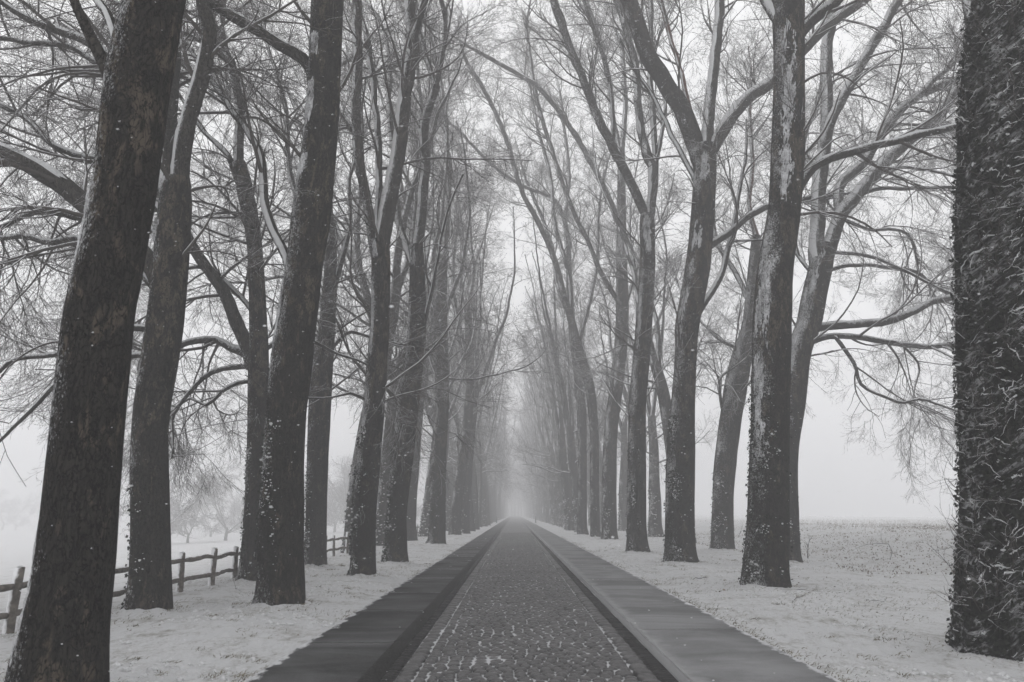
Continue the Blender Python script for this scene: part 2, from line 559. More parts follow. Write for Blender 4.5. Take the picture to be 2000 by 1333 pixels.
def sett_shape(w, l, seed, full=True):
    """one rounded granite sett, top at z=0, w across and l along"""
    r = np.random.default_rng(seed)
    k = 10
    a = np.arange(k) * 2 * math.pi / k + math.pi / k
    sq = 3.0
    c, s = np.cos(a), np.sin(a)
    rr = (np.abs(c) ** sq + np.abs(s) ** sq) ** (-1 / sq)
    px, py = c * rr, s * rr
    wob = 1 + r.normal(0, 0.032, k)
    rings = []
    for (f, z) in ((1.0, -0.075), (1.0, -0.030), (0.90, -0.011), (0.62, 0.001)) if full else ((1.0, -0.07), (0.96, -0.015), (0.6, 0.0)):
        rings.append(np.stack([px * f * wob * w / 2, py * f * wob * l / 2, np.full(k, z) + r.normal(0, 0.0015, k)], -1))
    V = np.concatenate(rings + [np.array([[0, 0, 0.006]])])
    nr = len(rings)
    Q = [[i * k + j, i * k + (j + 1) % k, (i + 1) * k + (j + 1) % k, (i + 1) * k + j] for i in range(nr - 1) for j in range(k)]
    Tt = [[(nr - 1) * k + j, (nr - 1) * k + (j + 1) % k, nr * k] for j in range(k)]
    return V, np.array(Q), np.array(Tt)

NVAR = 8
full_var = [sett_shape(1, 1, 100 + i, True) for i in range(NVAR)]
far_var = [sett_shape(1, 1, 200 + i, False) for i in range(NVAR)]
near_me = [mesh_np('cobble', *full_var[i]) for i in range(NVAR)]

stones = []                       # x, y, w, l, z, rot
r2 = np.random.default_rng(3)
y = 5.6
while y < 62:
    l = r2.uniform(0.125, 0.165)
    x = C_L + 0.004
    row_tilt = r2.normal(0, 0.006)
    while x < C_R - 0.07:
        w = r2.uniform(0.105, 0.165)
        if C_R - (x + w) < 0.085: w = C_R - x
        stones.append((x + w / 2, y + l / 2 + row_tilt * (x - 0.1), w, l, 0, r2.normal(0, 0.035)))
        x += w
    y += l
for (xa, xb, zz) in ((E_L, C_L, 0.004), (C_R, E_R, 0.004)):
    y = 5.6
    while y < 62:
        l = r2.uniform(0.19, 0.30)
        stones.append(((xa + xb) / 2, y + l / 2, xb - xa - 0.006, l, zz, r2.normal(0, 0.015)))
        y += l
sa = np.array(stones)
order = np.argsort(sa[:, 1] - 0.0 * sa[:, 0])
sa = sa[order]
vis = [k for k in range(len(sa)) if sa[k, 1] > 7.35]
near_ids = set(vis[:300])
gap, gap_y = 0.94, 0.90
bag_near, bag_far = Bag(), Bag()
for k, (x, y, w, l, zz, rot) in enumerate(sa):
    z = float(camber(x)) + zz + float(np.clip(r2.normal(0, 0.005), -0.005, 0.009)) - 0.006
    vi = int(r2.integers(NVAR))
    if k in near_ids:
        o = obj('cobble', near_me[vi], M['cobble'], road)
        o.location = (x, y, z)
        o.scale = (w * gap, l * gap_y, 1)
        o.rotation_euler = (r2.normal(0, 0.045), r2.normal(0, 0.04), rot)
        continue
    V, Qs, Ts = (full_var if y < 14 else far_var)[vi]
    c, s = math.cos(rot), math.sin(rot)
    X_, Y_ = V[:, 0] * w * gap, V[:, 1] * l * gap_y
    tx, ty = r2.normal(0, 0.042, 2)
    VV = np.stack([x + X_ * c - Y_ * s, y + X_ * s + Y_ * c, z + V[:, 2] + X_ * tx + Y_ * ty], -1)
    (bag_near if y < 14 else bag_far).add(VV, Qs, Ts)
tag(bag_near.build('cobblestones', M['cobble'], road), kind='stuff')
tag(bag_far.build('cobblestones', M['cobble'], road), kind='stuff')
# beyond: the same paving, too far for single stones
pv = np.array([[x, yy, float(camber(x)) - 0.008] for yy in (62.0, Y1) for x in np.linspace(E_L, E_R, 9)])
pq = np.array([[i, i + 1, 9 + i + 1, 9 + i] for i in range(8)])
obj('distant_paving', mesh_np('distant_paving', pv, pq), M['cobble_far'], road)
# gutters of narrow setts
for (xa, xb) in ((G_L, E_L), (E_R, G_R)):
    bag = Bag()
    y = 5.6
    cnt = 0
    while y < 70:
        l = r2.uniform(0.085, 0.115)
        V, Qs, Ts = far_var[int(r2.integers(NVAR))]
        VV = np.stack([(xa + xb) / 2 + V[:, 0] * (xb - xa) * 0.97, y + l / 2 + V[:, 1] * l * 0.95, -0.032 + V[:, 2] + r2.normal(0, 0.003)], -1)
        if y > 7.3 and cnt < 120:
            me = mesh_np('gutter_sett', VV - np.array([(xa + xb) / 2, y, -0.03]), Qs, Ts)
            o = obj('gutter_sett', me, M['gutter_sett'], road)
            o.location = ((xa + xb) / 2, y, -0.03)
            cnt += 1
        else:
            bag.add(VV, Qs, Ts)
        y += l
    tag(bag.build('gutter_setts', M['gutter_sett'], road), kind='stuff')
    me = mesh_np('gutter', [(xa, 70, -0.03), (xb, 70, -0.03), (xb, Y1, -0.03), (xa, Y1, -0.03)], [[0, 1, 2, 3]])
    obj('distant_gutter', me, M['gutter_sett'], road)
    me = mesh_np('gutter_bed', [(xa, Y0, -0.047), (xb, Y0, -0.047), (xb, 71, -0.047), (xa, 71, -0.047)], [[0, 1, 2, 3]])
    obj('gutter_bed', me, M['gutter_sett'], road)

# ------------------------------------------------------------------ paths: asphalt laid in lengths, joints filled with snow
def path(name, xin, xout, top_in, slope, mat, joints, snow_base):
    """xin = edge toward the setts, top_in = where the flat top starts"""
    base = tag(obj(name, mesh_np(name, [(xin, Y0, -0.06), (xout, Y0, -0.06), (xout, Y1, -0.06), (xin, Y1, -0.06), (top_in, Y0, 0.0165), (xout, Y0, 0.0165), (xout, Y1, 0.0165), (top_in, Y1, 0.0165)],
                                 [[0, 1, 2, 3] if xout > xin else [3, 2, 1, 0], [4, 5, 6, 7] if xout > xin else [7, 6, 5, 4]], smooth=False), M['snow']), kind='structure')
    ends = [Y0] + joints + [Y1]
    for a, b in zip(ends[:-1], ends[1:]):
        n = max(2, min(60, int((b - a) / 0.35)))
        yy = np.linspace(a + 0.012, b - 0.012, n)
        prof_t = np.array([0, 0.25, 0.5, 0.75, 1.0])
        V = []
        for q in yy:
            wob = 0.012 * float(vnoise(np.array([q * 0.9, xin * 3, 1.2])))
            V += [(xout, q, -0.05), (xout, q, 0.020), ((xout + top_in) / 2, q, 0.027), (top_in, q, 0.024)]
        V = np.array(V)
        Qs = []
        for i in range(n - 1):
            for j in range(3):
                f = [i * 4 + j, i * 4 + j + 1, (i + 1) * 4 + j + 1, (i + 1) * 4 + j]
                Qs.append(f if xout < xin else f[::-1])
        obj('slab', mesh_np('slab', V, Qs), mat, base)
    return base

jl = list(np.round(np.arange(6.4, 62, 3.05) + np.random.default_rng(1).normal(0, 0.12, 19), 2))
jr = list(np.round(np.arange(3.0, 80, 7.6), 2))
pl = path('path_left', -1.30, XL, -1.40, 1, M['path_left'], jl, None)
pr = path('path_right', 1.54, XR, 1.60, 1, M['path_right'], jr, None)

# rough asphalt edges stepping down to the gutters
def edge_strip(name, xa, za, xb, zb, parent, mat, wob):
    yy = np.concatenate([np.linspace(4, 40, 500), np.linspace(40.3, Y1, 120)])
    k = 7
    t = np.linspace(0, 1, k)
    V = np.zeros((len(yy), k, 3))
    prof = t ** 1.6
    V[:, :, 0] = xa + (xb - xa) * t
    V[:, :, 1] = yy[:, None]
    V[:, :, 2] = za + (zb - za) * prof
    q = np.stack([V[:, :, 0] * 9, V[:, :, 1] * 5, 0 * V[:, :, 0]], -1)
    V[:, :, 2] += wob * fbm(q, 3) * np.sin(math.pi * t)
    V[:, :, 0] += 0.03 * fbm(q * 0.3 + 4, 2) * (t > 0.05) * 1.0
    ii = (np.arange(len(yy) - 1) * k)[:, None] + np.arange(k - 1)[None, :]
    Q = np.stack([ii, ii + 1, ii + k + 1, ii + k], -1).reshape(-1, 4)
    if xb < xa: Q = Q
    else: Q = Q
    return obj(name, mesh_np(name, V, Q), mat, parent)
edge_strip('edge', -1.415, 0.0285, -1.272, -0.052, pl, M['kerb'], 0.02)
edge_strip('edge', 1.625, 0.0275, 1.555, -0.055, pr, M['path_right'], 0.012)

# ------------------------------------------------------------------ trees
def side_children(pp, pr, n, L, ang, nseg, wig, trop, r_ratio, r_end, smin, rg, rcap=1.0, zmin=None, bias=None):
    """grow n branches off a set of parents. pp (m,k,3), pr (m,k)"""
    m, k, _ = pp.shape
    seg = np.linalg.norm(np.diff(pp, axis=1), axis=2).sum(1)
    idx = rg.choice(m, n, p=seg / seg.sum())
    s = smin + (1 - smin) * rg.random(n) ** 0.85
    f = s * (k - 1)
    i = np.minimum(f.astype(int), k - 2)
    t = (f - i)[:, None]
    p0 = pp[idx, i] * (1 - t) + pp[idx, i + 1] * t
    r0 = pr[idx, i] * (1 - t[:, 0]) + pr[idx, i + 1] * t[:, 0]
    tan = nrm(pp[idx, i + 1] - pp[idx, i])
    rv = rg.normal(size=(n, 3))
    if bias is not None: rv = rv + bias
    perp = nrm(rv - (rv * tan).sum(1, keepdims=True) * tan)
    A = rg.uniform(ang[0], ang[1], n)[:, None]
    d = nrm(np.cos(A) * tan + np.sin(A) * perp)
    ln = rg.uniform(L[0], L[1], n) * (1.15 - 0.55 * s)
    rr = np.minimum(np.minimum(r0 * r_ratio, rcap), 0.02 + ln * 0.02)
    P = np.zeros((n, nseg + 1, 3)); R = np.zeros((n, nseg + 1))
    P[:, 0] = p0; R[:, 0] = rr
    tr = rg.uniform(trop[0], trop[1], n)
    w = rg.normal(size=(n, 3)) * wig
    for q in range(nseg):
        w = 0.55 * w + rg.normal(size=(n, 3)) * wig
        d = d + w
        d[:, 2] += tr
        d = nrm(d)
        P[:, q + 1] = P[:, q] + d * (ln / nseg)[:, None]
        R[:, q + 1] = rr + (np.minimum(r_end, rr) - rr) * ((q + 1) / nseg) ** 0.8
    if zmin is not None:
        keep = P[:, :, 2].min(1) > zmin
        P, R = P[keep], R[keep]
    return P, R

def trunk_mesh(rows, rel, seed, sides=28, flare=0.14, lump=0.05):
    """rows of x,y,z,r (world) -> closed trunk mesh relative to rel"""
    rows = np.asarray(rows, float)
    length = np.linalg.norm(np.diff(rows[:, :3], axis=0), axis=1).sum()
    n = max(12, int(length / 0.15))
    c = catmull(rows, n)
    P, R = c[:, :3], c[:, 3]
    T = nrm(np.gradient(P, axis=0))
    ref = np.array([0, 1.0, 0])
    N = nrm(ref - (T @ ref)[:, None] * T)
    B = np.cross(T, N)
    a = np.arange(sides) * 2 * math.pi / sides
    h = P[:, 2] - P[0, 2]
    ph = (seed * 1.7) % 6.28
    ca, sa_ = np.cos(a), np.sin(a)
    q = np.stack([np.broadcast_to(ca * 1.4, (n, sides)), np.broadcast_to(sa_ * 1.4, (n, sides)), np.broadcast_to((h * 0.8)[:, None], (n, sides))], -1) + seed * 3.7
    f = 1 + lump * 1.3 * fbm(q, 3) + 0.036 * fbm(q * np.array([4.5, 4.5, 1.6]), 3)
    lobes = 0.5 + 0.5 * np.cos(5 * a + ph + 0.6 * np.sin(2 * a + seed))
    f = f + (flare * np.exp(-h / 0.3))[:, None] * (0.1 + 1.1 * lobes[None, :])
    rad = R[:, None] * f
    V = P[:, None, :] + rad[..., None] * (ca[None, :, None] * N[:, None, :] + sa_[None, :, None] * B[:, None, :])
    V = V.reshape(-1, 3) - rel
    i = (np.arange(n - 1) * sides)[:, None]
    j = np.arange(sides)[None, :]
    j2 = (j + 1) % sides
    Qd = np.stack([i + j, i + sides + j, i + sides + j2, i + j2], -1).reshape(-1, 4)
    top = len(V)
    V = np.vstack([V, P[-1] + T[-1] * R[-1] * 0.5 - rel])
    Tr = np.stack([(n - 1) * sides + np.arange(sides), np.full(sides, top), (n - 1) * sides + (np.arange(sides) + 1) % sides], -1)
    return V, Qd, Tr, (P, R, N, B, T, rad)

def limb_geo(rows, rel, seed, sides=12):
    rows = np.asarray(rows, float)
    length = np.linalg.norm(np.diff(rows[:, :3], axis=0), axis=1).sum()
    n = max(6, int(length / 0.22))
    c = catmull(rows, n)
    q = np.arange(n)[:, None] * np.array([[0.23, 0.31, 0.17]]) + seed * 1.9
    wob = np.stack([vnoise(q), vnoise(q + 11), vnoise(q + 23)], -1)
    ramp = np.linspace(0, 1, n)[:, None]
    c[:, :3] += wob * 0.045 * np.minimum(1, ramp * 3)
    c[:, 3] *= 1 + 0.10 * vnoise(q * 2.3 + 5)
    V, Qd = tubes(c[None, :, :3] - rel, c[None, :, 3], sides)
    # ring lumps so that it does not read as a pipe
    V = V + 0.10 * np.repeat(c[:, 3], sides)[:, None] * np.stack([fbm(V * 3.1 + 2, 2), fbm(V * 3.1 + 13, 2), fbm(V * 3.1 + 29, 2)], -1)
    return V, Qd, c

def snow_on(c, rel, seed, sides=7, cover=0.55):
    """ridge of lying snow along the weather side of a limb (c: rows x,y,z,r)"""
    P, R = c[:, :3], c[:, 3]
    n = len(P)
    if n < 6: return None
    T = nrm(np.gradient(P, axis=0))
    up = np.array([-0.45, -0.40, 0.80])
    d = up - (T @ up)[:, None] * T
    mag = np.linalg.norm(d, axis=1)
    d = nrm(d)
    q = np.arange(n)[:, None] * np.array([[0.17, 0.05, 0.11]]) * 1.6 + seed * 2.3
    on = sstep(-0.25, 0.15, vnoise(q) + (cover - 0.5) * 2) * sstep(0.25, 0.6, mag)
    r = np.maximum(R * 0.62 * (0.25 + 0.75 * on), 0.002) * np.where(on > 0.02, 1, 0.4)
    ctr = P + d * (R * (0.10 + 0.46 * on))[:, None]
    r[0] = r[-1] = 0.002
    V, Qd = tubes(ctr[None] - rel, r[None], sides)
    V = V + 0.12 * np.repeat(r, sides)[:, None] * np.stack([fbm(V * 9 + 2, 2), fbm(V * 9 + 13, 2), fbm(V * 9 + 29, 2)], -1)
    return V, Qd

OCT = np.array([[1, 0, 0], [0, 1, 0], [-1, 0, 0], [0, -1, 0], [0, 0, 1], [0, 0, -1.0]])
OCTF = np.array([[0, 1, 4], [1, 2, 4], [2, 3, 4], [3, 0, 4], [1, 0, 5], [2, 1, 5], [3, 2, 5], [0, 3, 5]])

_g = (1 + 5 ** 0.5) / 2
ICO = nrm(np.array([[-1, _g, 0], [1, _g, 0], [-1, -_g, 0], [1, -_g, 0], [0, -1, _g], [0, 1, _g], [0, -1, -_g], [0, 1, -_g], [_g, 0, -1], [_g, 0, 1], [-_g, 0, -1], [-_g, 0, 1.0]]))
ICOF = np.array([[0, 11, 5], [0, 5, 1], [0, 1, 7], [0, 7, 10], [0, 10, 11], [1, 5, 9], [5, 11, 4], [11, 10, 2], [10, 7, 6], [7, 1, 8], [3, 9, 4], [3, 4, 2], [3, 2, 6], [3, 6, 8], [3, 8, 9], [4, 9, 5], [2, 4, 11], [6, 2, 10], [8, 6, 7], [9, 8, 1]])

def blobs(p, size, rg, squash=(1, 1, 0.6)):
    n = len(p)
    k = rg.uniform(0.7, 1.25, (n, 12, 1))
    sq = np.array(squash)[None, None, :] * rg.uniform(0.75, 1.35, (n, 1, 3))
    V = p[:, None, :] + ICO[None] * k * size[:, None, None] * sq
    Ft = (ICOF[None] + (np.arange(n) * 12)[:, None, None]).reshape(-1, 3)
    return V.reshape(-1, 3), Ft

def flakes(p, size, rg, squash=(1, 1, 0.6)):
    n = len(p)
    k = rg.uniform(0.75, 1.25, (n, 6, 1))
    V = p[:, None, :] + OCT[None] * k * size[:, None, None] * np.array(squash)[None, None, :]
    Ft = (OCTF[None] + (np.arange(n) * 6)[:, None, None]).reshape(-1, 3)
    return V.reshape(-1, 3), Ft

def leaves(p, nrml, size, rg):
    """small folded leaves: 4 triangles each"""
    n = len(p)
    dn = nrm(np.array([0, 0, -1.0]) + rg.normal(0, 0.6, (n, 3)) + nrml * 0.4)
    side = nrm(np.cross(dn, nrml + rg.normal(0, 0.4, (n, 3))))
    up = np.cross(side, dn)
    s = size[:, None]
    v0 = p
    v1 = p + dn * s * 0.45 + side * s * 0.48 + up * s * 0.10
    v2 = p + dn * s * 1.0
    v3 = p + dn * s * 0.45 - side * s * 0.48 + up * s * 0.10
    v4 = p + dn * s * 0.5
    V = np.stack([v0, v1, v2, v3, v4], 1).reshape(-1, 3)
    b = (np.arange(n) * 5)[:, None, None]
    Ft = (np.array([[0, 1, 4], [1, 2, 4], [2, 3, 4], [3, 0, 4]])[None] + b).reshape(-1, 3)
    return V, Ft

FACE = {}
def trunk_surface(info, n, rg, zlo, zhi, centre, spread, power=1.4, clump=0.0, seed=0):
    P, R, N, B, T, RG = info
    h = P[:, 2] - P[0, 2]
    z = zlo + (zhi - zlo) * rg.random(n) ** power
    ang = rg.normal(centre, spread, n)
    if clump:
        keep = vnoise(np.stack([ang * 2.2, z * 2.4, np.full(n, seed * 1.3)], -1)) > -clump
        z, ang = z[keep], ang[keep]
    return on_trunk(info, z, ang)

def on_trunk(info, z, ang):
    P, R, N, B, T, RG = info
    h = P[:, 2] - P[0, 2]
    i = np.clip(np.searchsorted(h, z), 1, len(h) - 1)
    f = ((z - h[i - 1]) / np.maximum(h[i] - h[i - 1], 1e-4))[:, None]
    f = np.clip(f, 0, 1)
    c = P[i - 1] * (1 - f) + P[i] * f
    ns = RG.shape[1]
    aj = np.mod(ang, 2 * math.pi) * ns / (2 * math.pi)
    j0 = aj.astype(int) % ns; j1 = (j0 + 1) % ns; fj = aj - np.floor(aj)
    ra = RG[i - 1, j0] * (1 - fj) + RG[i - 1, j1] * fj
    rb = RG[i, j0] * (1 - fj) + RG[i, j1] * fj
    rad = ra * (1 - f[:, 0]) + rb * f[:, 0]
    d = np.cos(ang)[:, None] * N[i] + np.sin(ang)[:, None] * B[i]
    return c, rad, d

# angle (about the trunk, N = +Y, B = T x N = -X) that faces the camera and the weather side
FRONT = math.pi
WEATHER = math.pi - 0.75

def extend(rows, ext, rg, sway=0.10, up=0.05, r_end=0.035):
    """carry a stem on past its traced end"""
    rows = [np.array(r, float) for r in rows]
    d = nrm(rows[-1][:3] - rows[-2][:3])
    n = max(2, int(ext / 1.0))
    r0 = rows[-1][3]
    for i in range(n):
        d = nrm(d + rg.normal(0, sway, 3) + np.array([0, 0, up]))
        p = rows[-1][:3] + d * ext / n
        rows.append(np.array([*p, r0 + (min(r_end, r0) - r0) * (i + 1) / n]))
    return rows

FEET = []
# fine twigs: a few twig sprays scattered over each near crown
def spray_mesh(seed):
    rg = np.random.default_rng(seed)
    def shoot(start, d, ln, r, K, wig):
        P = [np.array(start, float)]
        w = np.zeros(3)
        for q in range(K):
            w = 0.5 * w + rg.normal(0, wig, 3)
            d = nrm(d + w + np.array([0, 0, 0.03]))
            P.append(P[-1] + d * ln / K)
        return np.array(P), np.linspace(r, r * 0.45, K + 1)
    bag = Bag()
    P, R = shoot((0, 0, 0), np.array([0, 0, 1.0]), 1.0, 0.0052, 6, 0.11)
    bag.add(*tubes(P[None], R[None], 3))
    m, r = side_children(P[None], R[None], 9, (0.28, 0.62), (0.4, 0.9), 4, 0.14, (-0.05, 0.08), 0.8, 0.0025, 0.12, rg, 0.0042)
    bag.add(*tubes(m, r, 3))
    m2, r2_ = side_children(m, r, 22, (0.12, 0.34), (0.4, 1.0), 3, 0.18, (-0.06, 0.08), 0.85, 0.002, 0.15, rg, 0.0032)
    bag.add(*tubes(m2, r2_, 3))
    me = mesh_np('twig_spray', np.concatenate(bag.v), np.concatenate(bag.q))
    me.materials.append(M['twig'])
    return me
SPRAYS = bpy.data.collections.new('twig_sprays')
for i in range(7):
    SPRAYS.objects.link(bpy.data.objects.new('twig_spray', spray_mesh(900 + i)))

def spray_nodes():
    ng = bpy.data.node_groups.new('scatter_twigs', 'GeometryNodeTree')
    ng.interface.new_socket('Geometry', in_out='INPUT', socket_type='NodeSocketGeometry')
    ng.interface.new_socket('Geometry', in_out='OUTPUT', socket_type='NodeSocketGeometry')
    N, L = ng.nodes, ng.links
    gi, go = N.new('NodeGroupInput'), N.new('NodeGroupOutput')
    ci = N.new('GeometryNodeCollectionInfo')
    ci.inputs['Collection'].default_value = SPRAYS
    ci.inputs['Separate Children'].default_value = True
    ci.inputs['Reset Children'].default_value = True
    ip = N.new('GeometryNodeInstanceOnPoints')
    ip.inputs['Pick Instance'].default_value = True
    def attr(name, typ):
        a = N.new('GeometryNodeInputNamedAttribute')
        a.data_type = typ
        a.inputs['Name'].default_value = name
        return a.outputs['Attribute']
    e = N.new('FunctionNodeEulerToRotation')
    L.new(attr('rot', 'FLOAT_VECTOR'), e.inputs[0])
    L.new(gi.outputs[0], ip.inputs['Points'])
    L.new(ci.outputs[0], ip.inputs['Instance'])
    L.new(attr('pick', 'INT'), ip.inputs['Instance Index'])
    L.new(e.outputs[0], ip.inputs['Rotation'])
    L.new(attr('scl', 'FLOAT'), ip.inputs['Scale'])
    L.new(ip.outputs[0], go.inputs[0])
    return ng
SPRAY_NODES = spray_nodes()

def sprays(p1, p2, rel, rg, n, droop, zmin, parent):
    """twig sprays growing off the finer branches"""
    def pick(pp, n):
        m, k, _ = pp.shape
        idx = rg.integers(0, m, n)
        f = (0.15 + 0.85 * rg.random(n) ** 0.7) * (k - 1)
        i = np.minimum(f.astype(int), k - 2)
        t = (f - i)[:, None]
        p = pp[idx, i] * (1 - t) + pp[idx, i + 1] * t
        return p, nrm(pp[idx, i + 1] - pp[idx, i])
    pa, ta = pick(p2, int(n * 0.86)); pb, tb = pick(p1, int(n * 0.14))
    p = np.concatenate([pa, pb]); t = np.concatenate([ta, tb])
    rv = rg.normal(size=p.shape)
    perp = nrm(rv - (rv * t).sum(1, keepdims=True) * t)
    A = rg.uniform(0.2, 1.1, len(p))[:, None]
    d = nrm(np.cos(A) * t + np.sin(A) * perp + np.array([0, 0, 0.15 - droop * 13]))
    keep = p[:, 2] > zmin
    p, d = p[keep], d[keep]
    n = len(p)
    x = nrm(np.cross(d, rg.normal(size=(n, 3))))
    y = np.cross(d, x)
    eu = np.stack([np.arctan2(y[:, 2], d[:, 2]), -np.arcsin(np.clip(x[:, 2], -1, 1)), np.arctan2(x[:, 1], x[:, 0])], -1)
    me = bpy.data.meshes.new('twigs')
    me.vertices.add(n)
    me.vertices.foreach_set('co', (p - rel).astype(np.float32).ravel())
    me.attributes.new('rot', 'FLOAT_VECTOR', 'POINT').data.foreach_set('vector', eu.astype(np.float32).ravel())
    me.attributes.new('scl', 'FLOAT', 'POINT').data.foreach_set('value', rg.uniform(0.55, 1.35, n).astype(np.float32))
    me.attributes.new('pick', 'INT', 'POINT').data.foreach_set('value', rg.integers(0, 7, n).astype(np.int32))
    o = obj('twigs', me, None, parent)
    md = o.modifiers.new('scatter', 'NODES')
    md.node_group = SPRAY_NODES
    return o

def plaster(info, rel, z0, z1, centre, half, thick, seed, root):
    """driven snow stuck to the bark: a thin shell with a ragged outline"""
    nz, na = max(10, int((z1 - z0) / 0.028)), 34
    zz, aa = np.meshgrid(np.linspace(z0, z1, nz), np.linspace(-1, 1, na), indexing='ij')
    q = np.stack([aa * 1.6, zz * 2.2, 0 * zz + seed * 1.37], -1)
    edge = (1 - aa ** 2) * np.clip(4 * (zz - z0) / (z1 - z0) * (1 - (zz - z0) / (z1 - z0)) * 1.4, 0, 1)
    th = thick * (0.80 * edge - 0.62 + 0.9 * fbm(q, 3) + 0.75 * fbm(q * np.array([9, 6, 1.0]) + 3, 3))
    th = np.where(edge < 0.02, -0.03, np.clip(th, -0.03, None))
    c, rad, d = on_trunk(info, zz.ravel(), (centre + half * aa).ravel())
    V = c + d * (rad + th.ravel())[:, None] - rel
    ii = (np.arange(nz - 1) * na)[:, None] + np.arange(na - 1)[None, :]
    Q = np.stack([ii, ii + na, ii + na + 1, ii + 1], -1).reshape(-1, 4)
    obj('plastered_snow', mesh_np('plastered_snow', V, Q), M['plaster'], root)

def plane_tree(name, label, base_px, trunk, limbs, group, seed, ext=0, ivy=(3.0, 500, 0.9), dens=1.0, bias=None, droop=0.0, extra=0, cat='tree', patches=(), bark='bark', zmin=2.6, flare=0.2):
    rg = np.random.default_rng(seed)
    bxw, byw, bzw = on_ground(*base_px)
    Yt = byw
    root = empty(name, (bxw, byw, bzw))
    tag(root, label, cat, group)
    rel = np.array([bxw, byw, bzw])
    rows = []
    for (u, v, w) in trunk:
        p = at(u, v, Yt)
        rows.append(np.array([*p, 0.5 * metres(w, v, Yt)]))
    rows[0][2] = bzw - 0.12
    n_traced = len(rows)
    limb_rows = []
    tr_axis = np.array(rows)
    stems = []
    if ext:
        rows = extend(rows, ext, rg, 0.05, 0.10, rows[-1][3] * 0.35)
    V, Qd, Tr, info = trunk_mesh(rows, rel, seed, flare=flare)
    obj('trunk', mesh_np('trunk', V, Qd, Tr), M[bark], root)
    P, R = info[0], info[1]
    for pi, (v0, v1, off, half, th) in enumerate(patches):
        za, zb = at(VPX, v1, Yt)[2] - P[0, 2], at(VPX, v0, Yt)[2] - P[0, 2]
        plaster(info, rel, za, zb, math.pi - off, half, th, seed + pi * 3, root)
    for li, L in enumerate(limbs):
        pts, w0, w1, dY, lext = L[:5]
        mat = M[L[5]] if len(L) > 5 else M['bark_limb']
        free = len(L) > 6 and L[6]
        n = len(pts)
        lr = []
        for i, (u, v) in enumerate(pts):
            s = i / (n - 1)
            Yp = Yt + dY * s
            p = at(u, v, Yp)
            lr.append(np.array([*p, 0.5 * metres(w0 + (w1 - w0) * s, v, Yp)]))
        # root the limb inside the trunk
        if not free:
            dist = np.linalg.norm(P - lr[0][:3], axis=1)
            kk = int(np.argmin(dist))
            near = [(np.linalg.norm(c[:, :3] - lr[0][:3], axis=1), c) for c in limb_rows]
            near = [(float(dd.min()), c[max(0, int(dd.argmin()) - 1)]) for dd, c in near]
            best = min(near, key=lambda t: t[0]) if near else (9, None)
        if not free and best[0] < max(0.05, dist[kk] - R[kk] - 0.15) and best[0] < 0.8:
            lr.insert(0, np.array([*best[1][:3], min(lr[0][3], best[1][3] * 0.9)]))     # springs from another limb
        elif not free:
            drop = min(0.9, 0.35 + dist[kk] * 0.8)
            zt = P[kk, 2] - drop
            k2 = int(np.argmin(np.abs(P[:, 2] - zt)))
            inner = 0.6 * P[k2] + 0.4 * (lr[0][:3] - np.array([0, 0, drop * 0.6]))
            if np.linalg.norm(inner - lr[0][:3]) > 0.08:
                lr.insert(0, np.array([*inner, min(lr[0][3] * 1.2, R[k2] * 0.85)]))
        if lext: lr = extend(lr, lext, rg)
        V, Qd, c = limb_geo(lr, rel, seed + li * 3.3, 14 if w0 > 14 else 9)
        lo = obj('limb', mesh_np('limb', V, Qd), mat, root)
        s = snow_on(c, rel, seed + li * 1.7, cover=0.85)
        if s is not None and c[:, 3].max() > 0.025:
            obj('lying_snow', mesh_np('lying_snow', *s), M['snow'], lo)
        limb_rows.append(c)
    # --- unseen main limbs higher up and filling ones, so that the crown is whole
    K = 14
    def even(c): return catmull(c, K)
    srcP = [even(c) for c in limb_rows]
    upper = np.concatenate([P, R[:, None]], 1)
    upper = upper[upper[:, 2] > rel[2] + zmin]
    if len(upper) > 4: srcP.append(even(upper))
    src = np.array(srcP)
    sp, sr = src[:, :, :3], src[:, :, 3]
    bag = Bag()
    tot = np.linalg.norm(np.diff(sp, axis=1), axis=2).sum()
    n1 = int((tot * 1.15 + 10 + extra) * dens)
    b1 = None if bias is None else np.array(bias)
    p1, q1 = side_children(sp, sr, n1, (1.6, 4.6), (0.45, 1.1), 9, 0.085, (-0.06 - droop, 0.10 - droop * .4), 0.55, 0.011, 0.16, rg, 0.046, zmin=rel[2] + zmin - 0.5, bias=b1)
    bag.add(*tubes(p1 - rel, q1, 5))
    n2 = int(n1 * 6)
    p2, q2 = side_children(p1, q1, n2, (0.8, 2.3), (0.4, 1.0), 6, 0.13, (-0.05 - droop, 0.09 - droop * .3), 0.66, 0.0058, 0.12, rg, 0.024, zmin=rel[2] + zmin - 1.0)
    bag.add(*tubes(p2 - rel, q2, 3))
    tag(bag.build('crown', M['twig'], root), kind='stuff')
    tag(sprays(p1, p2, rel, rg, int(n2 * 2.1), droop, rel[2] + zmin - 1.0, root), kind='stuff')
    # --- ivy and the snow caught in it
    if ivy:
        zt, nl, spread = ivy[:3]
        size = ivy[3] if len(ivy) > 3 else 1.0
        pw = ivy[4] if len(ivy) > 4 else 1.5
        c, rad, d = trunk_surface(info, nl * 2, rg, 0.05, zt, WEATHER, spread * 0.9, pw, clump=0.05 if len(ivy) < 6 else 0.7, seed=seed)
        p = c + d * (rad * 0.99 + rg.uniform(0.0, 0.03, len(rad)))[:, None] - rel
        V, Ft = leaves(p, d, rg.uniform(0.035, 0.075, len(p)) * size, rg)
        tag(obj('ivy', mesh_np('ivy', V, None, Ft, smooth=False), M['ivy'], root), kind='stuff')
        ns = int(nl * 1.3) if len(ivy) < 6 else 300
        c, rad, d = trunk_surface(info, ns, rg, 0.05, zt, WEATHER + 0.2, spread * 0.5, pw, clump=-0.30, seed=seed)
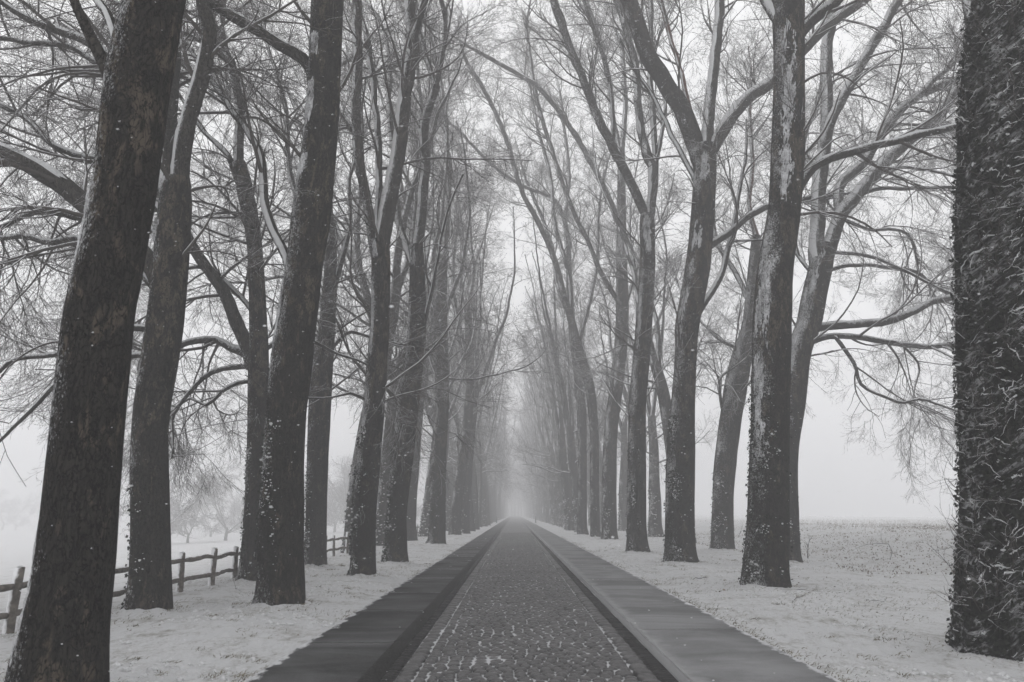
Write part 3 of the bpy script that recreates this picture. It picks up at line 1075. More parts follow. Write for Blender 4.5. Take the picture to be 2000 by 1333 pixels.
        p = c + d * (rad * 0.99 + rg.uniform(0.0, 0.03, len(rad)))[:, None] - rel
        V, Ft = blobs(p, rg.uniform(0.0, 1.0, len(p)) ** 4 * 0.026 * size + 0.0055, rg, (1.1, 0.9, 0.8))
        tag(obj('caught_snow', mesh_np('caught_snow', V, None, Ft), M['snow'], root), kind='stuff')
    # --- snow banked against the foot
    na, nr = 44, 7
    an = np.arange(na) * 2 * math.pi / na
    hgt = 0.035 + 0.075 * np.clip(fbm(np.stack([np.cos(an) * 1.6, np.sin(an) * 1.6, 0 * an + seed], -1), 3) + 0.45 + 0.35 * np.cos(an - 3.9), 0, 1.3)
    wid = R[0] * 0.25 + 0.30 + 0.15 * fbm(np.stack([np.cos(an) * 2.1, np.sin(an) * 2.1, 0 * an + seed + 5], -1), 2)
    V = []
    for q in range(nr):
        f = q / (nr - 1)
        rr = R[0] * 0.82 + (R[0] * 0.12 + wid) * f
        x, y = np.cos(an) * rr, np.sin(an) * rr
        gzz = ground_z(bxw + x, byw + y) - bzw
        lump = 0.022 * fbm(np.stack([x * 6, y * 6, 0 * x + seed], -1), 3) * (1 - f)
        V.append(np.stack([x, y, gzz + hgt * (1 - f) ** 1.6 + lump - 0.012 * f], -1))
    V = np.concatenate(V)
    Qd = np.array([[q * na + j, (q + 1) * na + j, (q + 1) * na + (j + 1) % na, q * na + (j + 1) % na] for q in range(nr - 1) for j in range(na)])
    obj('foot_snow', mesh_np('foot_snow', V, Qd), M['snow_ground'], root)
    FEET.append((bxw, byw, R[0]))
    return root, info, rel, rg

GL1, GL2 = 'plane trees of the inner left row', 'plane trees of the outer left row'
GR1, GR2 = 'plane trees of the inner right row', 'plane trees of the outer right row'

# nearest left trunk
plane_tree('plane_tree', 'huge dark leaning plane trunk nearest the camera, cut by the lower left corner', (112, 1352),
    [(110, 1352, 182), (115, 1300, 168), (128, 1210, 152), (144, 1106, 142), (168, 850, 132), (190, 633, 124), (212, 525, 121), (242, 368, 115), (271, 158, 120), (300, 0, 110)],
    [([(205, 130), (173, 68), (142, 0)], 24, 18, -0.2, 5), ([(240, 110), (215, 45), (190, 0)], 22, 16, 0.5, 5)],
    GL1, 21, ext=9, patches=[(10, 150, 1.25, .5, .05), (360, 560, 1.25, .45, .04), (1000, 1300, 1.2, .5, .02)], ivy=None, dens=0.3, zmin=7.0, flare=0.05)
# outer left, second trunk from the left
plane_tree('plane_tree', 'forked plane tree with flared snowy foot, second trunk from the left', (288, 1193),
    [(288, 1193, 92), (291, 1150, 82), (293, 1053, 73), (292, 843, 67), (314, 685, 70), (322, 630, 70), (332, 525, 66), (341, 400, 62), (343, 350, 50)],
    [([(326, 345), (326, 263), (330, 158), (338, 50), (345, 0)], 38, 30, 0.8, 8), ([(352, 335), (362, 263), (399, 131), (410, 68), (394, 0)], 33, 26, -0.6, 8),
     ([(318, 560), (275, 495), (168, 400), (89, 336), (31, 305), (-40, 280)], 42, 30, -0.5, 3), ([(320, 590), (240, 500), (157, 467), (105, 472), (52, 460), (-10, 462)], 17, 10, 0.6, 2),
     ([(330, 470), (240, 430), (157, 425), (68, 415), (0, 441)], 16, 9, 1.0, 2), ([(326, 230), (240, 130), (163, 79), (79, 47), (0, 0)], 20, 12, 0.4, 2),
     ([(326, 250), (260, 170), (195, 127), (130, 90), (0, 73)], 16, 9, 1.2, 2), ([(322, 420), (220, 330), (120, 290), (60, 240), (0, 205)], 16, 9, 1.6, 2),
     ([(322, 650), (200, 640), (110, 690), (30, 700), (-20, 740)], 14, 7, 0.5, 1.5), ([(318, 690), (230, 700), (120, 740), (60, 800), (10, 850)], 12, 6, 0.9, 1.0)],
    GL2, 22, patches=[(430, 480, .9, .4, .06)], ivy=(2.0, 160, 0.8, 0.8), dens=1.15, droop=0.035, extra=18, flare=0.07)
# outer left third trunk
plane_tree('plane_tree', 'plane tree with drooping lower limbs, half hidden behind the stout left trunk', (488, 1137),
    [(488, 1137, 56), (493, 1080, 44), (500, 896, 36), (504, 738, 40), (504, 630, 34), (496, 473, 29), (478, 368, 31), (466, 318, 26)],
    [([(466, 318), (467, 263), (470, 210), (452, 131), (430, 89), (412, 20)], 19, 14, 0.3, 7), ([(446, 305), (420, 278), (394, 252), (360, 200)], 12, 7, 0.5, 3),
     ([(483, 677), (457, 620), (436, 567), (389, 504), (362, 452)], 27, 19, -0.5, 4), ([(486, 695), (452, 680), (420, 664), (357, 672), (300, 690)], 19, 10, 0.3, 2),
     ([(488, 717), (420, 727), (378, 759), (341, 806), (336, 853)], 12, 5, -0.3, 0.5), ([(488, 746), (436, 759), (398, 790), (372, 775), (340, 800)], 9, 4, 0.6, 0.5),
     ([(495, 610), (430, 540), (380, 520), (330, 540)], 11, 5, 1.0, 1), ([(500, 700), (560, 660), (610, 668), (660, 690)], 10, 5, 1.2, 1)],
    GL2, 23, ivy=(3.2, 350, 0.8, 0.8), dens=1.3, droop=0.075, extra=24)
# inner left, stout
plane_tree('plane_tree', 'stout mottled plane tree with a single straight limb reaching up to the left', (546, 1182),
    [(546, 1182, 100), (548, 1150, 92), (548, 1053, 86), (556, 843, 76), (566, 738, 78), (579, 633, 76), (593, 525, 71), (608, 420, 75), (620, 315, 68), (631, 210, 62), (636, 105, 62), (641, 0, 62)],
    [([(600, 121), (551, 89), (499, 58), (446, 26), (400, -10)], 23, 19, -0.6, 4), ([(562, 510), (530, 446), (515, 394), (517, 341), (504, 289), (478, 247)], 19, 14, 1.6, 5)],
    GL1, 24, ext=10, patches=[(70, 125, .6, .5, .07), (150, 275, .8, .45, .05), (310, 360, .7, .5, .06), (520, 760, 1.2, .4, .035)], ivy=(4.2, 420, 0.8, 0.8, 1.6), dens=0.7)
# outer left behind
plane_tree('plane_tree', 'greyer plane tree showing between the stout left trunk and the next', (613, 1107),
    [(613, 1107, 50), (616, 1060, 42), (620, 896, 41), (627, 738, 43), (639, 630, 32), (645, 540, 26), (646, 470, 22)],
    [([(656, 551), (677, 473), (685, 446), (683, 357), (693, 315)], 11, 6, 0.3, 3), ([(646, 470), (640, 380), (650, 260), (645, 150), (655, 40)], 20, 14, 0.5, 5),
     ([(640, 520), (600, 430), (570, 350), (560, 240)], 15, 9, 1.0, 5), ([(630, 700), (670, 660), (690, 650), (730, 660)], 9, 5, 1.0, 2), ([(640, 620), (600, 560), (560, 540), (500, 550)], 9, 5, 1.5, 2)],
    GL2, 25, ivy=(3.5, 450, 0.9), dens=1.2, droop=0.03, extra=20)
plane_tree('plane_tree', 'plane tree forking into two snow-lined stems, third trunk of the inner left row', (707, 1126),
    [(707, 1126, 51), (709, 1090, 48), (712, 1001, 45), (720, 896, 46), (731, 791, 42), (738, 685, 40), (742, 633, 37), (744, 525, 37), (742, 470, 36)],
    [([(730, 470), (722, 420), (712, 370), (702, 315), (697, 236), (700, 105), (698, 0)], 21, 17, -0.2, 6), ([(748, 470), (760, 400), (770, 350), (784, 263), (797, 158), (807, 79), (800, -10)], 31, 22, 0.2, 6),
     ([(806, 85), (818, 50), (832, 0)], 17, 14, -0.3, 5), ([(738, 440), (741, 330), (733, 200), (718, 80), (700, 20)], 14, 10, 1.6, 5), ([(736, 800), (690, 770), (650, 775)], 8, 4, -0.4, 1.5)],
    GL1, 26, patches=[(470, 510, .5, .6, .06), (530, 700, .8, .5, .045), (740, 900, .9, .5, .03)], ivy=(3.6, 600, 0.8), dens=0.85)
plane_tree('plane_tree', 'plane tree leaning over the road with a slim stem forked near the top', (771, 1100),
    [(771, 1100, 50), (773, 1060, 44), (775, 1001, 39), (785, 896, 44), (797, 791, 42), (811, 685, 39), (815, 633, 36), (815, 525, 30), (812, 480, 28)],
    [([(808, 520), (790, 470), (781, 446), (776, 399), (770, 300), (760, 200)], 16, 10, 1.5, 6), ([(817, 475), (831, 341), (829, 263), (839, 210), (852, 168)], 19, 15, -0.2, 0),
     ([(851, 172), (836, 120), (829, 95), (818, 53), (812, 0)], 11, 9, 0.4, 4), ([(852, 170), (865, 105), (870, 50), (862, 0)], 11, 9, -0.4, 4), ([(826, 640), (845, 560), (852, 520)], 9, 5, -0.5, 3)],
    GL1, 27, patches=[(480, 530, .5, .6, .05), (560, 700, 1.0, .4, .03)], ivy=(3.4, 520, 0.8), dens=0.9)
plane_tree('plane_tree', 'straight plane tree with side shoots, fifth trunk of the inner left row', (852, 1064),
    [(852, 1064, 38), (854, 1030, 32), (856, 896, 31), (863, 791, 27), (862, 685, 27), (861, 600, 25), (864, 520, 20), (868, 499, 18)],
    [([(868, 500), (876, 394), (878, 315), (873, 294), (868, 200)], 12, 9, 0.2, 5), ([(852, 540), (846, 500), (862, 430), (872, 330), (874, 250)], 9, 6, -0.3, 4), ([(858, 760), (835, 690), (800, 640)], 8, 4, 0.5, 3),
     ([(866, 560), (850, 470), (830, 400), (815, 300)], 9, 6, 1.5, 6), ([(868, 740), (910, 742), (960, 735), (1030, 715), (1050, 700)], 5, 2, 0.5, 0.5)],
    GL1, 28, ivy=(3.4, 420, 0.9), dens=0.9)
plane_tree('plane_tree', 'plane tree with a kink leaning right, sixth trunk of the inner left row', (888, 1046),
    [(888, 1046, 24), (890, 1010, 21), (897, 948, 21), (908, 860, 20), (918, 764, 17), (917, 685, 16), (915, 633, 15), (912, 590, 13)],
    [([(912, 600), (925, 540), (918, 450), (915, 380)], 9, 6, 0.4, 6), ([(910, 690), (893, 620), (885, 560), (888, 480)], 10, 7, 0.6, 6), ([(915, 640), (900, 560), (905, 480), (895, 400)], 9, 6, 1.0, 6)],
    GL1, 29, ivy=(3.0, 250, 0.9), dens=1.1, extra=12)
plane_tree('young_tree', 'thin young tree with a long bare side stem beside the left verge', (938, 1031),
    [(938, 1031, 6), (938, 990, 5), (939, 900, 5), (934, 830, 4.5), (932, 806, 4)],
    [([(932, 806), (955, 754), (970, 701), (983, 640), (988, 590)], 4, 2, 0, 1), ([(932, 806), (926, 720), (930, 640)], 3.5, 2, 0.5, 2)],
    GL1, 30, ivy=None, dens=0.25, zmin=5)

# right side
R1A = plane_tree('plane_tree', 'ivy-wrapped trunk bristling with snowy shoots at the right edge of the picture', (1990, 1278),
    [(1990, 1278, 246), (1991, 1230, 232), (1993, 1100, 222), (1994, 900, 214), (1990, 633, 218), (1988, 400, 216), (1995, 150, 206), (2000, 0, 196)],
    [([(1940, 90), (1900, 30), (1880, -60)], 40, 26, 0.4, 5)],
    GR1, 31, ext=9, ivy=(9.5, 5200, 1.3, 0.8, 1.0, False), dens=0.5, bias=(1.5, 0, 0.3), zmin=9.0, bark='bark_ivied', flare=0.08)
plane_tree('plane_tree', 'plane tree with snow plastered down its left side, largest whole trunk on the right', (1492, 1146),
    [(1492, 1146, 92), (1494, 1110, 84), (1500, 1001, 78), (1503, 843, 74), (1508, 633, 72), (1515, 525, 68), (1531, 420, 63), (1538, 315, 63), (1540, 210, 60), (1541, 105, 58), (1538, 0, 62)],
    [([(1558, 372), (1599, 320), (1668, 299), (1746, 276), (1825, 257), (1890, 245)], 18, 12, -0.6, 2), ([(1560, 72), (1585, 45), (1636, 0), (1680, -50)], 22, 18, -0.4, 4), ([(1520, 40), (1490, -10), (1470, -60)], 24, 18, 0.5, 5)],
    GR1, 32, ext=9, patches=[(50, 300, .35, .62, .06), (285, 412, .4, .62, .065), (500, 700, .9, .55, .045), (680, 900, 1.0, .5, .03)], ivy=(4.0, 900, 0.8, 0.9, 1.3), dens=0.7, bias=(0.6, 0, 0))
plane_tree('plane_tree', 'many-limbed plane tree fanning out to the right over the snowy bank', (1536, 1098),
    [(1536, 1098, 58), (1535, 1060, 50), (1535, 900, 44), (1550, 791, 42), (1562, 685, 44), (1579, 633, 46), (1590, 578, 46), (1602, 525, 44), (1609, 480, 40)],
    [([(1594, 490), (1597, 430), (1599, 368), (1610, 289), (1615, 236), (1615, 105), (1626, 30), (1630, -20)], 30, 18, 0.4, 5), ([(1612, 278), (1626, 231), (1668, 152), (1694, 105), (1757, 0)], 20, 16, -0.4, 5),
     ([(1618, 490), (1641, 420), (1668, 389), (1720, 326), (1773, 278), (1835, 225), (1885, 150)], 28, 18, -0.6, 3), ([(1640, 420), (1641, 362), (1689, 315), (1741, 236), (1788, 194), (1851, 163), (1900, 150)], 20, 13, 0.8, 3),
     ([(1790, 192), (1825, 158), (1885, 100)], 12, 9, 0.5, 3), ([(1662, 392), (1720, 336), (1799, 331), (1872, 347)], 8, 5, -1.0, 1.5), ([(1640, 410), (1690, 378), (1746, 370), (1878, 368)], 10, 6, 0.2, 1.5),
     ([(1588, 644), (1668, 633), (1746, 625), (1815, 593), (1880, 575)], 17, 12, -0.7, 2), ([(1578, 672), (1636, 657), (1720, 667), (1799, 678), (1885, 672)], 12, 9, 0.3, 2),
     ([(1605, 535), (1668, 520), (1783, 530), (1820, 560), (1860, 575)], 8, 5, 0.8, 1), ([(1612, 500), (1641, 495), (1720, 509), (1799, 546), (1851, 572)], 8, 5, -0.5, 1),
     ([(1631, 660), (1668, 712), (1689, 759), (1752, 785), (1799, 780), (1850, 800)], 8, 4, 0.2, 0.5), ([(1757, 672), (1795, 715), (1785, 755)], 5, 3, 0.3, 0.5), ([(1600, 560), (1560, 500), (1530, 470), (1490, 470)], 9, 5, 0.8, 1),
     ([(1644, 430), (1700, 450), (1765, 455), (1790, 500), (1790, 550)], 7, 4, 0.5, 0.5)],
    GR2, 33, patches=[(480, 590, .6, .6, .06), (620, 760, 1.0, .5, .04)], ivy=(3.0, 400, 0.8), dens=1.05, bias=(0.5, 0, -0.2), droop=0.06, extra=12)
plane_tree('plane_tree', 'leaning plane tree standing back in the snow between two nearer right trunks', (1411, 1075),
    [(1411, 1075, 46), (1411, 1040, 43), (1412, 960, 40), (1417, 896, 43), (1428, 810, 41), (1440, 738, 43), (1452, 685, 38), (1465, 630, 30), (1472, 525, 22), (1477, 462, 18)],
    [([(1478, 465), (1463, 399), (1470, 336), (1466, 250)], 10, 7, 0, 4, 'red_stem'), ([(1470, 560), (1490, 480), (1520, 400), (1560, 300)], 14, 9, 1.2, 4), ([(1455, 690), (1400, 660), (1380, 640)], 9, 5, 0.6, 3),
     ([(1411, 800), (1405, 745), (1440, 715)], 7, 4, -0.5, 1), ([(1466, 600), (1440, 540), (1400, 470), (1390, 380)], 12, 7, 1.5, 4)],
    GR2, 34, patches=[(520, 760, .9, .5, .04)], ivy=(3.2, 400, 0.9), dens=1.1, droop=0.04, extra=14)
plane_tree('plane_tree', 'plane tree with ivied foot spreading into four limbs, one curving left over the road', (1329, 1100),
    [(1329, 1100, 66), (1328, 1070, 60), (1328, 1001, 55), (1329, 896, 54), (1334, 791, 46), (1340, 685, 42), (1343, 633, 46), (1362, 525, 48), (1372, 420, 45), (1377, 315, 44), (1376, 285, 38)],
    [([(1360, 290), (1331, 210), (1300, 165), (1268, 110), (1243, 42), (1222, -10)], 36, 30, -0.4, 6), ([(1368, 290), (1347, 210), (1326, 131), (1300, 42), (1285, -10)], 10, 8, 0.3, 4, 'red_stem'),
     ([(1380, 290), (1384, 230), (1392, 158), (1400, 79), (1408, 0)], 25, 18, 0.6, 6), ([(1390, 295), (1431, 226), (1468, 189), (1510, 158), (1573, 95), (1615, 52), (1690, 0)], 25, 19, -0.3, 4),
     ([(1354, 345), (1321, 284), (1300, 236), (1270, 180)], 11, 8, 0.8, 3), ([(1385, 482), (1431, 452), (1468, 420), (1505, 402), (1570, 390)], 15, 10, 0.6, 2), ([(1370, 600), (1405, 546), (1426, 473), (1440, 400)], 14, 9, 1.0, 4)],
    GR1, 35, patches=[(300, 370, .3, .6, .05), (425, 500, .5, .5, .06), (560, 720, .9, .5, .03)], ivy=(4.4, 1100, 0.75, 0.95, 1.1), dens=0.85)
plane_tree('plane_tree', 'plane tree dividing into a snowy curved stem and a limb arching far left', (1246, 1080),
    [(1246, 1080, 46), (1244, 1050, 40), (1243, 1001, 37), (1244, 896, 35), (1245, 791, 34), (1254, 685, 33), (1258, 633, 32), (1265, 525, 29), (1264, 450, 30), (1264, 420, 26)],
    [([(1268, 446), (1275, 341), (1262, 294), (1249, 231), (1241, 131), (1222, 53), (1205, 0)], 18, 13, 0.3, 5), ([(1258, 415), (1222, 336), (1196, 289), (1154, 194), (1102, 63), (1078, -10)], 19, 14, -0.5, 4),
     ([(1272, 420), (1280, 336), (1275, 210), (1270, 131), (1272, 30)], 14, 10, 0.8, 5), ([(1276, 340), (1290, 280), (1300, 220)], 10, 7, 0.8, 5), ([(1196, 289), (1198, 226), (1186, 137), (1154, 42), (1140, 0)], 10, 7, -0.3, 3)],
    GR1, 36, patches=[(410, 520, .2, .7, .06), (560, 720, .8, .5, .035)], ivy=(4.0, 800, 0.75, 0.95, 1.1), dens=0.9, bias=(-0.4, 0, 0.1))
plane_tree('plane_tree', 'slender plane tree bent left over the road, fifth of the inner right row', (1190, 1055),
    [(1190, 1055, 34), (1190, 1030, 30), (1190, 948, 28), (1193, 843, 27), (1206, 738, 26), (1215, 633, 25), (1215, 560, 24), (1214, 473, 20), (1214, 368, 16), (1214, 290, 13)],
    [([(1208, 430), (1175, 357), (1123, 263), (1060, 179), (1007, 142), (950, 110)], 12, 8, -0.6, 3), ([(1208, 590), (1175, 536), (1154, 483), (1112, 394), (1060, 236), (1044, 168), (1030, 60)], 10, 7, 0.3, 3),
     ([(1213, 300), (1196, 226), (1186, 137), (1160, 42), (1140, -10)], 11, 8, 0.6, 4), ([(1214, 300), (1222, 200), (1216, 100), (1225, 0)], 11, 8, 0.3, 5), ([(1221, 600), (1240, 540), (1262, 470)], 8, 5, 0.9, 5)],
    GR1, 37, patches=[(430, 520, .4, .6, .05), (660, 760, .5, .5, .04)], ivy=(3.8, 550, 0.8), dens=0.9, bias=(-0.4, 0, 0.1))
plane_tree('plane_tree', 'plane tree whose long stem bends left and arches across the avenue', (1163, 1050),
    [(1163, 1050, 22), (1162, 1020, 19), (1161, 948, 18), (1160, 843, 18), (1153, 764, 19), (1140, 710, 18), (1130, 680, 17), (1118, 633, 15), (1102, 578, 13)],
    [([(1102, 580), (1086, 515), (1060, 452), (1018, 368), (986, 263), (944, 173), (913, 121)], 12, 7, -0.5, 3), ([(1116, 630), (1112, 540), (1085, 440), (1075, 340), (1050, 250)], 9, 6, 0.5, 4), ([(1128, 680), (1150, 600), (1165, 520), (1170, 420)], 9, 6, 0.7, 6)],
    GR1, 38, ivy=(3.0, 250, 0.9), dens=1.0, extra=10)
plane_tree('plane_tree', 'upright plane tree with a limb sweeping left, seventh of the inner right row', (1138, 1045),
    [(1138, 1045, 22), (1137, 1015, 19), (1137, 900, 18), (1135, 791, 18), (1124, 690, 17), (1117, 633, 15), (1112, 540, 12), (1110, 480, 10)],
    [([(1112, 470), (1086, 394), (1018, 362), (965, 326), (905, 265), (860, 221)], 8, 5, -0.4, 1), ([(1112, 540), (1105, 440), (1112, 340), (1100, 240)], 9, 6, 0.4, 6), ([(1120, 640), (1090, 560), (1075, 470), (1040, 380)], 9, 6, 0.6, 5)],
    GR1, 39, ivy=(3.0, 250, 0.9), dens=1.0, extra=10)

# shoots standing out of the ivied trunk at the right edge, and the snow caught among them
def shoots():
    root, info, rel, _ = R1A
    rg = np.random.default_rng(77)
    c, rad, d = trunk_surface(info, 800, rg, 0.3, 8.7, math.pi - 0.4, 0.9, 1.0)
    n = len(c)
    p0 = c + d * (rad * 0.9)[:, None] - rel
    d = nrm(d + np.stack([rg.normal(0.25, 0.6, n), rg.normal(0, 0.4, n), rg.uniform(-0.2, 1.2, n)], -1))
    ln = rg.uniform(0.2, 0.62, n)
    K = 7
    P = np.zeros((n, K, 3)); R = np.zeros((n, K))
    P[:, 0] = p0
    for q in range(1, K):
        d = nrm(d + rg.normal(0, 0.16, (n, 3)) + np.array([0, 0, 0.05]))
        P[:, q] = P[:, q - 1] + d * (ln / (K - 1))[:, None]
    R[:] = np.linspace(0.006, 0.002, K)[None, :]
    bag = Bag()
    bag.add(*tubes(P, R, 4))
    p2, r2_ = side_children(P, R, n * 3, (0.08, 0.3), (0.4, 1.1), 4, 0.2, (-0.05, 0.12), 0.7, 0.0015, 0.2, rg)
    bag.add(*tubes(p2, r2_, 3))
    tag(bag.build('shoots', M['twig'], root), kind='stuff')
    # snow lying along the shoots that hug the trunk: short slanting ridges
    m = 700
    c, rad, d = trunk_surface(info, m, rg, 0.05, 8.8, math.pi - 0.35, 0.62, 1.0)
    m = len(c)
    side = nrm(np.cross(np.array([0, 0, 1.0]), d))
    K = 6
    ln = 0.03 + 0.24 * rg.random(m) ** 2
    dirs = nrm(side * rg.normal(1.0, 0.25, m)[:, None] + np.array([0, 0, 1.0]) * rg.normal(0.45, 0.7, m)[:, None])
    t = np.linspace(-0.5, 0.5, K)
    lift = rad * 1.0 + rg.uniform(0.0, 0.06, m)
    P = (c - rel)[:, None, :] + d[:, None, :] * lift[:, None, None] + dirs[:, None, :] * (t[None, :] * ln[:, None])[..., None]
    P = P + rg.normal(0, 0.009, P.shape) - d[:, None, :] * (t[None, :] ** 2 * ln[:, None] ** 2 * 1.2)[..., None]
    R = (0.0022 + 0.010 * rg.random(m) ** 2.5)[:, None] * (np.array([0.15, 0.8, 1.1, 1.0, 0.7, 0.12])[None, :] * rg.uniform(0.6, 1.3, (m, K)))
    V, Qd = tubes(P, R, 5)
    tag(obj('caught_snow', mesh_np('caught_snow', V, Qd), M['snow'], root), kind='stuff')
shoots()

# ------------------------------------------------------------------ the rest of the avenue: copies of a few whole trees
def whole_tree(seed, lean, height=24.0, r0=0.46, spread=1.0, dens=1.0, ivy=True, forks=(7.5, 10.5), thick=1.0):
    rg = np.random.default_rng(seed)
    root = empty('plane_tree', (0, 0, 0))
    fork = rg.uniform(*forks)
    rows = []
    d = np.array([lean * 0.5 + rg.normal(0, .015), rg.normal(0, 0.02), 1.0]); d = nrm(d)
    p = np.array([0, 0, -0.12])
    n = 8
    for i in range(n + 1):
        s = i / n
        rows.append(np.array([*p, r0 * (1.12 - 0.10 * min(1, s * 8) - 0.42 * s)]))
        d = nrm(d + rg.normal(0, 0.035, 3) * np.array([1, 1, 0.2]) + np.array([lean * 0.02, 0, 0.02]))
        p = p + d * fork / n
    V, Qd, Tr, info = trunk_mesh(rows, np.zeros(3), seed, sides=20)
    kids = [obj('trunk', mesh_np('trunk', V, Qd, Tr), M['bark'], root)]
    lim = []
    ns = int(rg.integers(3, 5))
    a0 = rg.uniform(0, 6.28)
    for i in range(ns):
        a = a0 + i * 2 * math.pi / ns + rg.normal(0, 0.3)
        tilt = rg.uniform(0.18, 0.5) * spread
        d = nrm(np.array([math.cos(a) * tilt + lean * 0.7, math.sin(a) * tilt, 1.0]))
        s0 = rg.uniform(0.78, 1.0) if i else 1.0
        k = int(s0 * (len(info[0]) - 1))
        p = info[0][k] - np.array([0, 0, 0.3])
        rr = info[1][k] * rg.uniform(0.55, 0.78)
        lr = [np.array([*p, rr])]
        ln = (height - p[2]) * rg.uniform(0.8, 1.05)
        m = 9
        for q in range(m):
            d = nrm(d + rg.normal(0, 0.09, 3) + np.array([0, 0, 0.07]))
            p = p + d * ln / m
            lr.append(np.array([*p, rr + (0.03 - rr) * ((q + 1) / m) ** 0.8]))
        lim.append(lr)
    for i in range(4):            # lower side limbs
        a = rg.uniform(0, 6.28)
        k = int(rg.uniform(0.55, 0.95) * (len(info[0]) - 1))
        p = info[0][k]
        d = nrm(np.array([math.cos(a), math.sin(a), rg.uniform(0.1, 0.6)]))
        rr = rg.uniform(0.05, 0.09)
        lr = [np.array([*p, rr])]
        ln = rg.uniform(3.0, 5.5)
        for q in range(6):
            d = nrm(d + rg.normal(0, 0.12, 3) + np.array([0, 0, rg.uniform(-0.06, 0.10)]))
            p = p + d * ln / 6
            lr.append(np.array([*p, rr + (0.02 - rr) * ((q + 1) / 6)]))
        lim.append(lr)
    src = []
    for i, lr in enumerate(lim):
        V, Qd, c = limb_geo(lr, np.zeros(3), seed + i * 3.1, 9)
        lo = obj('limb', mesh_np('limb', V, Qd), M['bark_limb'], root)
        kids.append(lo)
        s = snow_on(c, np.zeros(3), seed + i, cover=0.7)
        if s is not None:
            sn = obj('lying_snow', mesh_np('lying_snow', *s), M['snow'], lo)
            KIDS[lo.name] = [sn]
        src.append(catmull(c, 14))
    src = np.array(src)
    bag = Bag()
    sp, sr = src[:, :, :3], src[:, :, 3]
    tot = np.linalg.norm(np.diff(sp, axis=1), axis=2).sum()
    n1 = int(tot * 1.25 * dens)
    p1, q1 = side_children(sp, sr, n1, (1.6, 4.4), (0.45, 1.15), 9, 0.13, (-0.05, 0.12), 0.5, 0.009, 0.12, rg, 0.06, zmin=min(3, forks[0] * .6))
    bag.add(*tubes(p1, q1 * thick, 4))
    p2, q2 = side_children(p1, q1, n1 * 8, (0.7, 2.2), (0.45, 1.2), 6, 0.2, (-0.05, 0.09), 0.62, 0.006, 0.1, rg, 0.02, zmin=min(2.4, forks[0] * .4))
    bag.add(*tubes(p2, q2 * thick, 3))
    p3, q3 = side_children(p2, q2, n1 * 8 * 3, (0.35, 1.0), (0.4, 1.2), 4, 0.25, (-0.06, 0.1), 0.75, 0.005, 0.1, rg, 0.009, zmin=min(2.2, forks[0] * .3))
    bag.add(*tubes(p3, q3 * thick, 3))
    cr = tag(bag.build('crown', M['twig'], root), kind='stuff')
    kids.append(cr)
    if ivy:
        c, rad, d = trunk_surface(info, 260, rg, 0.05, 3.2, WEATHER, 0.9, 1.4, clump=0.3, seed=seed)
        V, Ft = leaves(c + d * (rad * 1.02)[:, None], d, rg.uniform(0.06, 0.11, len(c)), rg)
        kids.append(tag(obj('ivy', mesh_np('ivy', V, None, Ft, smooth=False), M['ivy'], root), kind='stuff'))
        c, rad, d = trunk_surface(info, 170, rg, 0.05, 3.2, WEATHER, 0.8, 1.3, clump=0.2, seed=seed)
        V, Ft = blobs(c + d * (rad * 1.03)[:, None], rg.uniform(0.3, 1, len(c)) ** 2 * 0.045 + 0.01, rg)
        kids.append(tag(obj('caught_snow', mesh_np('caught_snow', V, None, Ft), M['snow'], root), kind='stuff'))
    KIDS[root.name] = kids
    return root

LEFT_V = [whole_tree(301 + i, 0.05, 23 + i, dens=0.75, spread=0.75) for i in range(3)]
RIGHT_V = [whole_tree(321 + i, -0.12, 24 + i, dens=0.75, spread=0.8) for i in range(3)]
OUT_V = [whole_tree(341 + i, 0.05 * (i - 1), 20 + i, dens=0.9, spread=1.4) for i in range(2)]
used = set()
ORD = ['zeroth', 'first', 'second', 'third', 'fourth', 'fifth', 'sixth', 'seventh', 'eighth', 'ninth', 'tenth', 'eleventh', 'twelfth', 'thirteenth', 'fourteenth', 'fifteenth', 'sixteenth', 'seventeenth', 'eighteenth', 'nineteenth', 'twentieth']
r3 = np.random.default_rng(9)

def place(proto, x, y, label, group, flip=False, cat='tree', scale=None, rot=None):
    if proto.name not in used:
        used.add(proto.name); o = proto
    else:
        o = copy_tree(proto, bare=y > 110)
    o.location = (x, y, gz(x, y))
    s = scale if scale else r3.uniform(0.92, 1.08)
    o.scale = (s, s, s * r3.uniform(0.96, 1.05))
    o.rotation_euler = (0, 0, rot if rot is not None else r3.normal(0, 0.5))
    tag(o, label, cat, group)
    return o

def row(name_words, protos, x0, xd, start_n, y_list, group, sd):
    for i, y in enumerate(y_list):
        n = start_n + i
        if y < 85:
            lab = f'{ORD[n]} plane tree from the camera in the {name_words}'
        else:
            lab = f'plane tree fading into the haze far down the {name_words}'
        place(protos[int(r3.integers(len(protos)))], x0 + r3.normal(0, sd), y + r3.normal(0, 0.5), lab, group)

